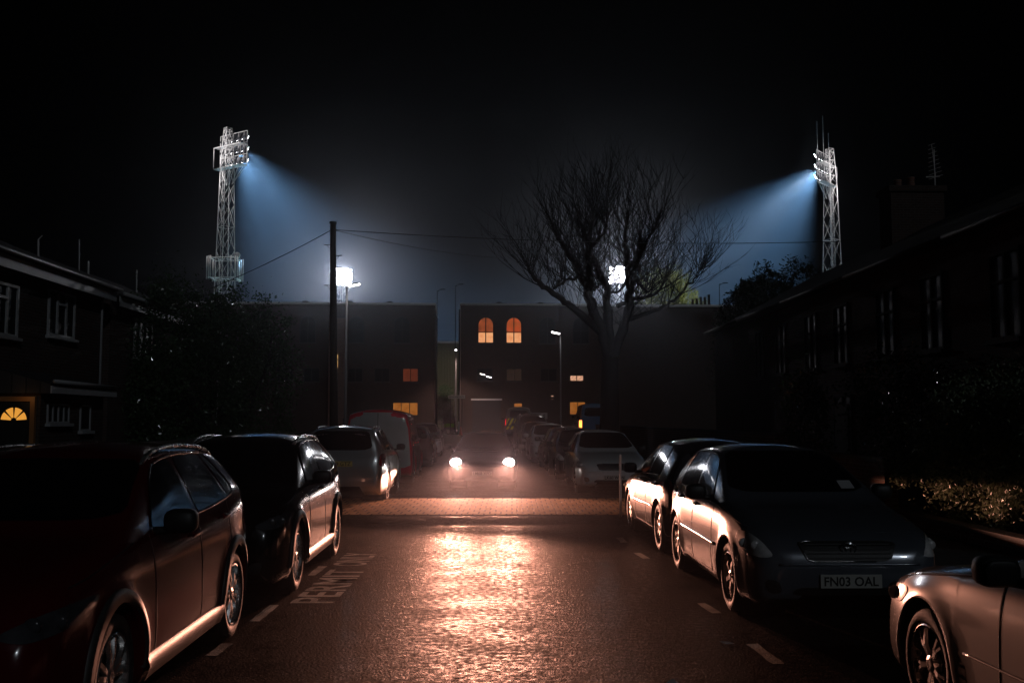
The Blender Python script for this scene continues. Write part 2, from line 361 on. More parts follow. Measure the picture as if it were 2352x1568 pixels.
T['van'] = dict(L=4.75, W=1.93, R=.335, ax=(.88, 3.86), cowl=.92,
    zt=[(0, .6), (.012, .68), (.035, .76), (.08, .84), (.16, .92), (.3, 1.0), (.6, 1.10), (.9, 1.18), (1.0, 1.24), (1.7, 1.80), (2.0, 1.91), (2.5, 1.95), (3.5, 1.955), (4.5, 1.94), (4.66, 1.90), (4.70, 1.80), (4.725, 1.5), (4.74, 1.1), (4.75, .6)],
    zb=[(0, .52), (.035, .66), (.08, .74), (.16, .82), (.3, .91), (.6, 1.0), (1.0, 1.08), (2, 1.14), (4.5, 1.16), (4.7, 1.12), (4.73, .95), (4.75, .5)],
    wp=[(0, .68), (.02, .76), (.06, .83), (.15, .88), (.35, .935), (.8, .962), (4.4, .962), (4.65, .95), (4.72, .91), (4.75, .86)],
    wr=[(0, .58), (.08, .70), (.3, .77), (.9, .83), (1.7, .76), (2.2, .78), (4.5, .78), (4.68, .77), (4.75, .72)],
    win=[(1.25, 1.72, 2.20, 2.20)], qwin=None, ws=(1.3, .76, 1.76, .66), rw=(1.22, .70, 1.68, .64), doors=[1.2, 2.28, 3.3])
for t in T.values(): t['zt'] = sorted(t['zt'])

_geo = {}
def car_geo(ty):
    if ty in _geo: return _geo[ty]
    P = T[ty]; L, W = P['L'], P['W']
    zt, zb, wp, wr = (pchip(P[k]) for k in ('zt', 'zb', 'wp', 'wr'))
    z0 = pchip(ZL + [(L - .2, .22), (L - .04, .30), (L, .40)])
    R = P['R']; RA = R + .055
    ff = pchip([(0, .945), (.10, .98), (.36, 1.0), (.66, .992), (.86, .972), (1, .935)])
    def side(s, z):
        b = zb(s); lo = z0(s); t = min(1, max(0, (z - lo) / max(1e-4, b - lo)))
        y = wp(s) * ff(t)
        for a in P['ax']:
            d = sqrt((s - a) ** 2 + (z - R) ** 2); y += .022 * math.exp(-((d - RA) / .085) ** 2)
        return y
    def zr(s): return zb(s) + (zt(s) - zb(s)) * .84
    st = set([0, .006, .014, .026, .042, .06, .085, .115, .15, .19, .24, .3])
    st |= set(L - x for x in list(st)); st |= set(i * L / 60 for i in range(61) if .3 < i * L / 60 < L - .3)
    for a in P['ax']:
        st = {s for s in st if abs(s - a) > RA + .03}
        for k in range(25): st.add(a + RA * cos(pi * k / 24))
        st.add(a - RA - .012); st.add(a + RA + .012)
    st = sorted(s for s in st if 0 <= s <= L)
    nA, nB, nC = 12, 6, 7
    def half(s):
        lo = z0(s)
        for a in P['ax']:
            q = RA * RA - (s - a) ** 2
            if q > 0: lo = max(lo, R + sqrt(q))
            elif abs(q) < 1e-6: lo = max(lo, min(R, zb(s)))
        b = zb(s); w = wr(s); top = zt(s); e = zr(s); out = [(side(s, lo) * .62, lo + .0), (side(s, lo) - .03, lo)]
        for i in range(nA + 1):
            z = lo + (b - lo) * i / nA; out.append((side(s, z), z))
        wb = side(s, b)
        w = min(w, wb - .01)
        for i in range(1, nB + 1):
            t = i / nB; out.append((wb + (w - wb) * t + .018 * sin(pi * t) * min(1, (e - b) / .3), b + (e - b) * t))
        for i in range(1, nC + 1):
            u = i / nC; out.append((w * (1 - u), e + (top - e) * (1 - (1 - u) ** 2.3)))
        return out
    V = []; Fa = []
    n = None
    for s in st:
        h = half(s); y = L / 2 - s
        ring = [(p, y, z) for p, z in h] + [(-p, y, z) for p, z in reversed(h[:-1])]
        n = len(ring); V += ring
    for i in range(len(st) - 1):
        for k in range(n - 1):
            a = i * n + k; Fa.append((a, a + 1, a + n + 1, a + n))
    Fa.append(tuple(range(n - 1, -1, -1))); e = (len(st) - 1) * n; Fa.append(tuple(e + k for k in range(n)))
    bvh = BVHTree.FromPolygons([Vector(v) for v in V], Fa)
    _geo[ty] = dict(V=V, F=Fa, bvh=bvh, zt=zt, zb=zb, zr=zr, side=side, RA=RA, P=P)
    return _geo[ty]

class Skin:
    """lays trims, windows and lamps on a car body"""
    def __init__(s, g): s.g = g; s.L = g['P']['L']
    def cast(s, view, a, b, off):
        kind = view[0]
        if kind == 'side': o = Vector((view[1] * 3, s.L / 2 - a, b)); d = Vector((-view[1], 0, 0))
        elif kind == 'front': o = Vector((a, 6, b)); d = Vector((0, -1, 0))
        elif kind == 'rear': o = Vector((a, -6, b)); d = Vector((0, 1, 0))
        elif kind == 'top': o = Vector((a, s.L / 2 - b, 4)); d = Vector((0, 0, -1))
        else:
            sx, ph = view[1], radians(view[2]); fr = -1 if view[0] == 'rcorner' else 1
            od = Vector((sx * cos(ph), fr * sin(ph), 0)); t = Vector((sx * sin(ph), -fr * cos(ph), 0))
            base = Vector((0, fr * (s.L / 2 - .45), 0))
            o = base + od * 5 + t * a + Vector((0, 0, b)); d = -od
        p, nrm, i, dist = s.g['bvh'].ray_cast(o, d)
        if p is None: return None
        if nrm.dot(d) > 0: nrm = -nrm
        return p + nrm * off
    def patch(s, mb, poly, view, off=.005, nc=18, nr=6, mi=0):
        xs = [p[0] for p in poly]; x0, x1 = min(xs), max(xs); cols = []
        for i in range(nc + 1):
            x = x0 + (x1 - x0) * (.5 - .5 * cos(pi * (.006 + .988 * i / nc)))
            hit = []
            for k in range(len(poly)):
                a, b = poly[k], poly[(k + 1) % len(poly)]
                if (a[0] - x) * (b[0] - x) <= 0 and a[0] != b[0]:
                    hit.append(a[1] + (b[1] - a[1]) * (x - a[0]) / (b[0] - a[0]))
            if len(hit) < 2: continue
            lo, hi = min(hit), max(hit)
            col = [s.cast(view, x, lo + (hi - lo) * j / nr, off) for j in range(nr + 1)]
            if all(c is not None for c in col): cols.append(col)
        vs = [c for col in cols for c in col]; fs = []
        for i in range(len(cols) - 1):
            for j in range(nr):
                a = i * (nr + 1) + j; f = (a, a + nr + 1, a + nr + 2, a + 1)
                fs.append(f)
        if vs: mb.add(vs, fs, mi)
    def line(s, mb, pts, view, r=.005, off=.003, n=5, sub=10, mi=0, closed=False):
        pp = []
        seq = list(pts) + ([pts[0]] if closed else [])
        for a, b in zip(seq[:-1], seq[1:]):
            for k in range(sub): pp.append((a[0] + (b[0] - a[0]) * k / sub, a[1] + (b[1] - a[1]) * k / sub))
        pp.append(seq[-1])
        run = []
        for p in pp:
            c = s.cast(view, p[0], p[1], off)
            if c is not None and (not run or (c - run[-1]).length < .25): run.append(c)
        if len(run) > 1: mb.tube(run, r, n, mi)

def rim_mesh(R, style):
    mb = MB(); r = R * .69; x = 0.0
    mb.lathe([(-.10, r * .93), (-.02, r * .94), (.028, r * .965), (.036, r * .99), (.032, r * 1.02), (.012, r * 1.03)], n=36)
    mb.lathe([(-.035, r * .93), (-.035, .02)], n=24, mi=1)
    mb.lathe([(-.03, .055), (.018, .05), (.026, .03), (.026, .001)], n=18)
    def spoke(ang, w0, w1, tilt=0.0, r0=.035, r1=None):
        r1 = r1 or r * .95; ca, sa = cos(ang), sin(ang)
        vs = []
        for q, w, xx in ((r0, w0, .016), (r1 * .55, (w0 + w1) / 2, .026), (r1, w1, .014)):
            a2 = ang + tilt * (q - r0) / (r1 - r0); c2, s2 = cos(a2), sin(a2)
            for du, dx in ((-w, -.022), (-w * .7, 0), (w * .7, 0), (w, -.022)):
                vs.append((xx + dx, q * c2 - du * s2, q * s2 + du * c2))
        fs = []
        for i in range(2):
            for k in range(3):
                a = i * 4 + k; fs.append((a, a + 1, a + 5, a + 4))
            fs.append((i * 4 + 3, i * 4, i * 4 + 4, i * 4 + 7))
        mb.add(vs, fs)
    if style == 'ten':
        for k in range(5):
            spoke(2 * pi * k / 5 - .2, .016, .020, -.03); spoke(2 * pi * k / 5 + .2, .016, .020, .03)
    elif style == 'five':
        for k in range(5): spoke(2 * pi * k / 5 + .3, .030, .026)
    elif style == 'twin':
        for k in range(5):
            spoke(2 * pi * k / 5 + .3, .013, .012, -.17); spoke(2 * pi * k / 5 + .3, .013, .012, .17)
    else:
        for k in range(14): spoke(2 * pi * k / 14, .009, .011)
    return mb

def number_plate(parent, sk, txt, rear, z, mp=None, xo=0.0):
    P = sk.g['P']
    c = sk.cast(('rear' if rear else 'front',), xo, z, 0)
    y = c.y + (-.016 if rear else .016)
    mb = MB(); mb.box((xo - .26, y - .006, z - .0555), (xo + .26, y + .006, z + .0555))
    pl = mb.build('number_plate', M['plate_y' if rear else 'plate_w'] if mp is None else mp, parent)
    vs, fs = text_mesh(txt, .079, .46, .02)
    t = MB(); sgn = 1 if rear else -1
    t.add([(xo + v[0] * sgn, y + (-.0075 if rear else .0075), z + v[1]) for v in vs], fs)
    t.build('plate_lettering', M['ink'], pl)

def build_car(label, ty, pnt, axle, face, towards, yaw=.02, cat='car', group=None, name='parked_car', rim='five', rimm=None,
              rails=False, clad=False, chrome=False, lit=False, tail_on=False, plate=None, rplate=None, emblem=False,
              mirror_paint=False, h=1.0, detail=True, rs=None, blank_rear=False):
    """axle: distance of the front axle; face: x of the flank nearer the road; towards: it faces the camera"""
    g = car_geo(ty); P = g['P']; L, W, R = P['L'], P['W'], P['R']; sk = Skin(g); h2 = L / 2
    rz = (pi if towards else 0) + yaw
    right_side_of_street = face > 0.2 if rs is None else rs
    sx_road = (1 if right_side_of_street else -1) if towards else (-1 if right_side_of_street else 1)
    lx, ly = sx_road * W / 2, h2 - P['ax'][0]
    wx = lx * cos(rz) - ly * sin(rz); wy = lx * sin(rz) + ly * cos(rz)
    if label is None: return
    root = empty(name, (face - wx, axle - wy, gz(axle)), rz, label, cat, group)
    if h != 1: root.scale = (1, 1, h)
    mb = MB(); mb.add(g['V'], g['F']); body = mb.build('body', pnt, root, smooth=True)
    # underside and wheel wells
    u = MB(); u.box((-.5, -h2 + .25, .2), (.5, h2 - .25, .55))
    for a in P['ax']:
        for sx in (-1, 1):
            u.lathe([(sx * .40, .001), (sx * .40, g['RA'] + .02), (sx * (W / 2 - .05), g['RA'] + .012)], n=30, c=(0, h2 - a, R))
    u.build('underbody', M['gap'], root)
    # glass
    def wpoly(q):
        bf, tf, tb, bb = q; top = [(tf + (tb - tf) * i / 5, g['zr'](tf + (tb - tf) * i / 5) - .025) for i in range(6)]
        bot = [(bb + (bf - bb) * i / 5, g['zb'](bb + (bf - bb) * i / 5) + .022) for i in range(6)]
        return chaikin(top + bot, 2, .2)
    for sx in (-1, 1):
        vw = ('side', sx)
        for q in P['win'] + ([P['qwin']] if P['qwin'] else []):
            w = MB(); sk.patch(w, wpoly(q), vw, .004, 20, 5)
            wo = w.build('side_window', M['carglass'], root, smooth=True)
        allq = P['win'] + ([P['qwin']] if P['qwin'] else [])
        out = MB()
        bf, tf = allq[0][0], allq[0][1]; tb, bb = allq[-1][2], allq[-1][3]
        ring = [(tf + (tb - tf) * i / 6, g['zr'](tf + (tb - tf) * i / 6) - .014) for i in range(7)] + [(bb + (bf - bb) * i / 6, g['zb'](bb + (bf - bb) * i / 6) + .010) for i in range(7)]
        sk.line(out, chaikin(ring, 2, .2), vw, .008 if chrome else .006, .003, 5, 2, closed=True)
        out.build('window_trim', M['chrome'] if chrome else M['black'], root, smooth=True)
        if detail:
            gp = MB()
            for d in P['doors'][:3 if len(P['win']) > 1 else 2]:
                zlo = .26 if abs(d - P['ax'][1]) > g['RA'] + .02 else R + sqrt(max(0, (g['RA'] + .01) ** 2 - (d - P['ax'][1]) ** 2)) + .02
                ztop = g['zb'](d) + .02
                sk.line(gp, [(d + (.10 if d == P['doors'][0] else .0) * 0 + .03 * (z - .6) ** 2, zlo + (ztop - zlo) * z) for z in [i / 8 for i in range(9)]], vw, .007, -.002, 4, 3)
            sk.line(gp, [(P['doors'][0], .27), (P['doors'][-1] - .32, .27)], vw, .004, -.001, 4, 20)
            sk.line(gp, [(.42, g['zb'](.42) + .012), (P['cowl'] + .1, g['zb'](P['cowl'] + .1) + .012)], vw, .0045, 0, 4, 12)
            gp.build('door_seam', M['gap'], root)
            for d in P['doors'][1:]:
                hd = MB(); c = sk.cast(vw, d - .14, g['zb'](d) - .115, .022)
                if c is None: continue
                hd.ell(c, (.016, .10, .017), 3, 12)
                c2 = sk.cast(vw, d - .14, g['zb'](d) - .115, .002); hd.ell(c2, (.012, .05, .03), 2, 10)
                hd.build('door_handle', pnt, root, smooth=True)
        # mirror
        mm = MB(); zc = g['zb'](P['win'][0][0] + .1) + .085; c = Vector((sx * (W / 2 + .10), h2 - P['win'][0][0] - .12, zc))
        mm.ell(c, (.105, .075, .078), 3.2, 16)
        mi = mm.build('wing_mirror', pnt if mirror_paint else M['black'], root, smooth=True)
        ms = MB(); ms.tube([(sx * (W / 2 - .09), c.y - .02, zc - .07), c - Vector((sx * .04, 0, .05))], [.03, .022], 8)
        ms.build('mirror_arm', M['black'], mi, smooth=True)
        mg = MB(); mg.ell(c - Vector((0, .068, 0)), (.09, .012, .062), 3.2, 14); mg.build('mirror_glass', M['glass'], mi, smooth=True)
        # sill and arch mouldings
        if clad:
            for a in P['ax']:
                ck = MB(); rows = []
                for k in range(31):
                    t = pi * (k / 30) * 1.06 - .03 * pi; row = []
                    for rr, of in ((.004, .0), (.008, .016), (.07, .018), (.08, .002)):
                        q = g['RA'] + rr; p = sk.cast(vw, a + q * cos(t), R + q * sin(t), of)
                        if p is None: p = Vector((sx * (W / 2 + of - .01), h2 - a - q * cos(t), R + q * sin(t)))
                        row.append(p)
                    rows.append(row)
                ck.add([p for r_ in rows for p in r_], [(i * 4 + j, i * 4 + j + 1, i * 4 + j + 5, i * 4 + j + 4) for i in range(30) for j in range(3)])
                ck.build('arch_cladding', M['clad'], root, smooth=True)
            sl = MB(); a0, a1 = P['ax'][0] + g['RA'] + .05, P['ax'][1] - g['RA'] - .05
            rows = []
            for k in range(25):
                x = a0 + (a1 - a0) * k / 24
                rows.append([sk.cast(vw, x, z, of) or Vector((sx * (W / 2 - .03), h2 - x, z)) for z, of in ((.215, .006), (.225, .03), (.30, .034), (.345, .018), (.355, .002))])
            sl.add([p for r_ in rows for p in r_], [(i * 5 + j, i * 5 + j + 1, i * 5 + j + 6, i * 5 + j + 5) for i in range(24) for j in range(4)])
            sl.build('sill_cladding', M['clad'], root, smooth=True)
        elif detail and ty in ('hatch', 'saloon'):
            sl = MB(); a0, a1 = P['ax'][0] + g['RA'] + .12, P['ax'][1] - g['RA'] - .08
            zz = .55 if ty == 'hatch' else .50
            sk.line(sl, [(a0, zz), (a1, zz + .02)], vw, .016 if ty == 'hatch' else .008, .006, 6, 24)
            sl.build('side_moulding', pnt, root, smooth=True)
        if rails:
            rl = MB(); pts = []; dz = g['zt'](3.0) - sk.cast(('top',), W / 2 * .655, 3.0, 0).z
            for k in range(15):
                t = k / 14; s_ = 2.05 + (3.95 - 2.05) * t
                pts.append(Vector((sx * W / 2 * (.655 - .01 * t), h2 - s_, g['zt'](s_) - dz - .015 + .055 * min(1, sin(pi * t) * 3) ** .7)))
            rl.tube(pts, .017, 8); rl.build('roof_rail', M['alloy'], root, smooth=True)
        # lamps
        hl = MB()
        f0 = {'hatch': [(.50, .60), (.62, .585), (.78, .615), (.83, .70), (.815, .775), (.72, .775), (.60, .71)],
              'saloon': [(.48, .60), (.66, .585), (.84, .62), (.87, .69), (.84, .735), (.66, .70)],
              'van': [(.58, .72), (.84, .72), (.92, .86), (.90, .98), (.74, .94)]}.get(ty, [(.48, .74), (.62, .70), (.80, .73), (.90, .80), (.91, .85), (.72, .83)])
        zn = [z for _, z in f0]
        sk.patch(hl, chaikin(f0, 2, .2), ('corner', sx, 75), .006, 18, 6)
        ho = hl.build('headlight', M['lens_dim' if clad else 'lens'], root, smooth=True)
        for aa in ((.66, .76) if not lit else (.60,)):
            rf = MB(); c = sk.cast(('corner', sx, 75), aa, sum(zn) / len(zn), .002)
            if c is not None: rf.ell(c, (.045, .02, .042), 2, 14)
            rf.build('headlight_bulb', (M['lens_dim'] if clad else M['lens_in']) if not lit else M['head_side'], ho, smooth=True)
        if lit:
            lb = MB(); c = sk.cast(('corner', sx, 75), .55, sum(zn) / len(zn) + .01, .02); lb.ell(c, (.145, .04, .11), 2, 18)
            lb.build('dipped_beam', M['head_on'], ho, smooth=True)
        tl = MB()
        zt0 = .86 if ty == 'hatch' else .90 if ty != 'van' else 1.0
        f1 = {'suvlong': [(.62, .80), (.88, .80), (.90, 1.05), (.66, 1.06)], 'van': [(.86, .75), (.96, .75), (.96, 1.15), (.86, 1.15)],
              'saloon': [(.50, .80), (.84, .78), (.87, .93), (.52, .95)]}.get(ty, [(.58, .80), (.83, .78), (.85, .96), (.64, .98)])
        sk.patch(tl, chaikin(f1, 2, .2), ('rcorner', sx, 72), .006, 12, 6)
        tl.build('tail_light', M['tail_on'] if tail_on else M['tail'], root, smooth=True)
    wsb = P['ws']; w = MB()
    sk.patch(w, chaikin([(-wsb[1], wsb[0]), (wsb[1], wsb[0]), (wsb[3], wsb[2]), (0, wsb[2] + .012), (-wsb[3], wsb[2])], 2, .12), ('front',), .004, 30, 8)
    w.build('windscreen', M['carglass'], root, smooth=True)
    if not blank_rear:
        r_ = P['rw']; w = MB()
        sk.patch(w, chaikin([(-r_[1], r_[0]), (r_[1], r_[0]), (r_[3], r_[2]), (0, r_[2] + .01), (-r_[3], r_[2])], 2, .14), ('rear',), .004, 24, 8)
        w.build('rear_window', M['carglass'], root, smooth=True)
    # grille and lower intake
    gr = MB(); zg = {'hatch': (.56, .72), 'saloon': (.50, .66), 'van': (.70, .86)}.get(ty, (.60, .78)); wg = .43
    gp_ = [(-wg * .82, zg[0]), (wg * .82, zg[0]), (wg, zg[1]), (-wg, zg[1])]
    sk.patch(gr, chaikin(gp_, 2, .1), ('front',), .005, 20, 4)
    for k in range(4):
        zz = zg[0] + (zg[1] - zg[0]) * (k + .7) / 4.4
        sk.line(gr, [(-wg * .84, zz), (wg * .84, zz)], ('front',), .006, .008, 5, 16)
    gro = gr.build('grille', M['black'], root)
    fr = MB()
    sk.line(fr, chaikin([(-wg * .86, zg[0] - .02), (wg * .86, zg[0] - .02)] if False else gp_, 2, .1), ('front',), .007, .004, 5, 2, closed=True)
    fr.build('grille_surround', M['chrome'] if (chrome or emblem) else pnt, gro, smooth=True)
    it = MB(); sk.patch(it, chaikin([(-.5, .27), (.5, .27), (.46, .36), (-.46, .36)], 2, .2), ('front',), .004, 18, 3)
    for sx in (-1, 1): sk.patch(it, chaikin([(sx * .58, .30), (sx * .70, .30), (sx * .72, .42), (sx * .60, .40)], 2, .2), ('front',), .005, 8, 3)
    it.build('lower_intake', M['black'], root)
    bl = MB(); sk.line(bl, [(-.6, .535 if ty != 'suv' else .57), (.6, .535 if ty != 'suv' else .57)], ('front',), .010, .004, 6, 24); bl.build('bumper_strip', pnt, root, smooth=True)
    if emblem:
        em = MB(); c = sk.cast(('front',), 0, (zg[0] + zg[1]) / 2 + .02, .016)
        def ringe(rx, rz, cz=0.0, r=.006):
            em.tube([(c.x + rx * cos(2 * pi * k / 28), c.y, c.z + cz + rz * sin(2 * pi * k / 28)) for k in range(29)], r, 6, cap=False)
        ringe(.068, .046); ringe(.024, .040, 0.0, .005); ringe(.046, .018, .022, .005)
        em.build('emblem', M['chrome'], root, smooth=True)
    if plate: number_plate(root, sk, plate, False, .40)
    if rplate: number_plate(root, sk, rplate, True, .86 if ty == 'suvlong' else .80)
    # wheels
    key = (ty, rim, rimm or 'alloy')
    for a in P['ax']:
        for sx in (-1, 1):
            wh = empty('wheel', (sx * (W / 2 - .115), h2 - a, R), 0 if sx > 0 else pi); wh.parent = root
            tm = _wheel.get(('t', R))
            if not tm:
                q = MB(); q.lathe([(-.10, R * .70), (-.105, R * .85), (-.09, R * .975), (-.06, R), (.06, R), (.088, R * .978), (.104, R * .86), (.098, R * .76), (.085, R * .72), (.02, R * .70)], n=48)
                t0 = q.build('tyre', M['rubber'], wh, smooth=True); _wheel[('t', R)] = t0.data
            else:
                t0 = bpy.data.objects.new('tyre', tm); C.objects.link(t0); t0.parent = wh
            rm = _wheel.get(key)
            if not rm:
                q = rim_mesh(R, rim); r0 = q.build('rim', [M[rimm or 'alloy'], M['gap']], wh); _wheel[key] = r0.data
                r0.location = (.062, 0, 0)
            else:
                r0 = bpy.data.objects.new('rim', rm); C.objects.link(r0); r0.parent = wh; r0.location = (.062, 0, 0)
            r0.rotation_euler = (random.uniform(0, 6), 0, 0)
    return root
_wheel = {}
from mathutils import Quaternion
ROLL = radians(-2.5)
# ------------------------------------------------------------------ world, haze
w = bpy.data.worlds.new('World'); sc.world = w; w.use_nodes = True
nt = w.node_tree; bg = nt.nodes['Background']; sky = nt.nodes.new('ShaderNodeTexSky'); sky.sky_type = 'NISHITA'; sky.sun_disc = False
sky.sun_elevation = radians(-7); sky.sun_rotation = radians(200)
nt.links.new(sky.outputs[0], bg.inputs[0]); bg.inputs[1].default_value = SKY_S
sd = bpy.data.lights.new('rear_fill', 'SUN'); sd.energy = REAR_FILL; sd.angle = radians(.5); sd.color = (.85, .92, 1)  # added fill, stands in for a street lamp behind the camera
so = bpy.data.objects.new('rear_fill', sd); C.objects.link(so); so.rotation_euler = Vector((-.42, .78, -.46)).to_track_quat('-Z', 'Y').to_euler()

hz = MB(); hz.box((-420, -70, -1.6), (420, 520, 60))
hm = bpy.data.materials.new('night_air'); hm.use_nodes = True; hm.node_tree.nodes.clear()
ho_ = hm.node_tree.nodes.new('ShaderNodeOutputMaterial'); pv = hm.node_tree.nodes.new('ShaderNodeVolumePrincipled')
pv.inputs['Color'].default_value = (.82, .88, 1, 1); pv.inputs['Density'].default_value = HAZE; pv.inputs['Anisotropy'].default_value = ANISO
hm.node_tree.links.new(pv.outputs[0], ho_.inputs['Volume'])
tag(hz.build('haze', hm), 'thin damp night air over the whole street', 'haze', kind='stuff')

# ------------------------------------------------------------------ ground
def sheet(name, x0, x1, y0, y1, z, m, ny=None, xs=None):
    mb = MB(); ny = ny or max(1, int((y1 - y0) / 3)); vs = []; fs = []
    for j in range(ny + 1):
        y = y0 + (y1 - y0) * j / ny
        vs += [(x0(y) if callable(x0) else x0, y, gz(y) + z), (x1(y) if callable(x1) else x1, y, gz(y) + z)]
    for j in range(ny): fs.append((2 * j, 2 * j + 1, 2 * j + 3, 2 * j + 2))
    mb.add(vs, fs); o = mb.build(name, m); return tag(o, kind='structure')
RL = lambda y: -4.35 - .012 * y     # left kerb
RR = lambda y: 4.15 - .022 * max(0, y - 14)   # right kerb
sheet('ground', -400, 400, -60, 500, -.03, M['soil'], 190)
sheet('road', RL, RR, -12, 68, 0, M['asphalt'], 80)
sheet('cross_road', -60, 60, 68.01, 82, 0, M['asphalt'], 20)
def slab(name, x0, x1, y0, y1, h, m):
    mb = MB(); ny = max(1, int((y1 - y0) / 3)); vs = []; fs = []
    for j in range(ny + 1):
        y = y0 + (y1 - y0) * j / ny; a = x0(y) if callable(x0) else x0; b = x1(y) if callable(x1) else x1; g = gz(y)
        vs += [(a, y, g - .02), (a, y, g + h), (b, y, g + h), (b, y, g - .02)]
    for j in range(ny):
        for k in range(3): fs.append((4 * j + k, 4 * j + k + 1, 4 * j + k + 5, 4 * j + k + 4))
    fs += [(0, 1, 2, 3), tuple(4 * ny + k for k in (3, 2, 1, 0))]
    mb.add(vs, fs); return tag(mb.build(name, m), kind='structure')
slab('pavement', lambda y: RL(y) - 2.3, lambda y: RL(y) - .14, -12, 66, .065, M['pavement'])
slab('pavement', lambda y: RR(y) + .14, lambda y: RR(y) + 2.3, -12, 66, .065, M['pavement'])
slab('kerb', lambda y: RL(y) - .137, RL, -12, 66, .07, M['kerb'])
slab('kerb', RR, lambda y: RR(y) + .137, -12, 66, .07, M['kerb'])
slab('pavement', -60, 60, 82.2, 84.6, .115, M['pavement'])
slab('kerb', -60, 60, 82.01, 82.19, .12, M['kerb'])
# raised table across the street
tb = MB(); X0, X1 = RL(20) + .25, RR(20) - .45
prof = [(16.9, .003), (17.25, .03), (17.55, .06), (17.85, .077)]
vs = []; fs = []; nx = 24
for y, z in prof:
    for i in range(nx + 1):
        x = X0 + (X1 - X0) * i / nx; wob = .05 * sin(x * 2.1) + .03 * sin(x * 5.3 + 1)
        vs.append((x, y + wob * (1 - z / .08), z))
for j in range(len(prof) - 1):
    for i in range(nx): a = j * (nx + 1) + i; fs.append((a, a + 1, a + nx + 2, a + nx + 1))
tb.add(vs, fs); tag(tb.build('ramp', M['asphalt'], smooth=True), kind='structure')
tb = MB(); tb.box((X0, 17.85, -.01), (X1 - .62, 21.5, .081)); tag(tb.build('speed_table', M['block']), kind='structure')
tb = MB(); tb.box((X1 - .55, 17.85, -.01), (X1 + .1, 21.5, .079)); tag(tb.build('speed_table', M['block2']), kind='structure')
tb = MB(); vs = [(X0, 21.5, .077), (X1 + .1, 21.5, .077), (X1 + .1, 22.6, .004), (X0, 22.6, .004)]; tb.add(vs, [(0, 1, 2, 3)]); tag(tb.build('ramp', M['asphalt']), kind='structure')
pa = MB(); pa.ell((at(905, 1192, 17.1).x, 17.35, .0), (.62, .42, .075), 2, 24); tag(pa.build('asphalt_patch', M['asphalt'], smooth=True), kind='structure')
# markings
ml = MB()
def ground_at(x, y):
    Y = F * CH / (y - HZ); return ((x - CX) * Y / F, Y)
def dash(p, q, wd=.10):
    p = Vector((*ground_at(*p), .0012)); q = Vector((*ground_at(*q), .0012)); d = (q - p).normalized(); n = Vector((-d.y, d.x, 0)) * wd / 2
    n_ = 6; vs = []
    for i in range(n_ + 1):
        c = p.lerp(q, i / n_); k = random.uniform(.8, 1.1); vs += [c - n * k, c + n * k]
    ml.add(vs, [(2 * i, 2 * i + 1, 2 * i + 3, 2 * i + 2) for i in range(n_)])
for p, q in (((595, 1416), (640, 1380)), ((500, 1492), (535, 1465)), ((722, 1314), (748, 1294)), ((1775, 1510), (1716, 1466)), ((1638, 1398), (1603, 1376)),
             ((1481, 1277), (1459, 1264)), ((1431, 1241), (1419, 1230)), ((2010, 1690), (1925, 1618))):
    dash(p, q)
tag(ml.build('road_marking', M['paint_line']), kind='structure')
def road_word(txt, y0, length, xc, h):
    vs, fs = text_mesh(txt, h, length, .012); mb = MB()
    mb.add([(xc - v[1], y0 + length / 2 + v[0], .0012) for v in vs], fs); tag(mb.build('road_lettering', M['paint_line']), kind='structure')
road_word('PERMIT', 9.75, 2.15, -1.93, .42)
road_word('ONLY', 12.2, 1.15, -1.98, .42)
# a few bits of litter and leaves on the asphalt
for k, (x, y) in enumerate(((1050, 1296), (1535, 1552), (1660, 1465))):
    gx, gy = ground_at(x, y); lf = MB(); lf.add([(-.06, -.02, .002), (0, -.045, .006), (.07, 0, .012), (.0, .04, .003)], [(0, 1, 2, 3)])
    o = lf.build('litter', M['white_paint'], loc=(gx, gy, 0)); o.rotation_euler = (0, 0, k * 1.3)
    tag(o, ['pale scrap of litter in the bright streak of wet road', 'pale scrap of litter at the bottom edge of the road', 'pale scrap of litter on dark road beside the bay dashes'][k], 'litter')

# ------------------------------------------------------------------ cars
P_ = paint
build_car('dark red crossover with roof rails, nearest on the left', 'suv', P_('burgundy', (.08, .004, .006), .0, .16, .35), 5.60, -2.17, True, .03, 'car', 'cars parked along the left kerb',
          rim='ten', rails=True, clad=True, chrome=True, plate=None)
build_car('black crossover with roof rails parked behind the dark red one', 'suv', P_('black_brown', (.014, .011, .010), .2, .16, .6), 10.45, -2.20, True, .025, 'car', 'cars parked along the left kerb',
          rim='multi', rails=True, clad=True, chrome=True)
build_car('silver estate with roof rails showing its tailgate by the brick hump', 'suvlong', P_('silver', (.42, .43, .43), .7), 24.15, -2.72, False, .03, 'car', 'cars parked along the left kerb',
          rim='five', rails=True, rplate='LS09 GTZ')
build_car('red van with pale rear doors behind the silver estate', 'van', P_('red', (.6, .012, .03), .0, .35), 31.2, -2.82, False, .03, 'van', 'cars parked along the left kerb', name='parked_van', h=1.05, blank_rear=True)
build_car('dark red hatchback just beyond the red van', 'hatch', P_('dark_red', (.09, .012, .014), .4), 39.6, -3.0, False, .035, 'car', 'cars parked along the left kerb')
build_car('silver hatchback farthest along the left kerb', 'hatch', P_('silver_far', (.4, .41, .42), .7), 44.6, -3.15, True, .035, 'car', 'cars parked along the left kerb')

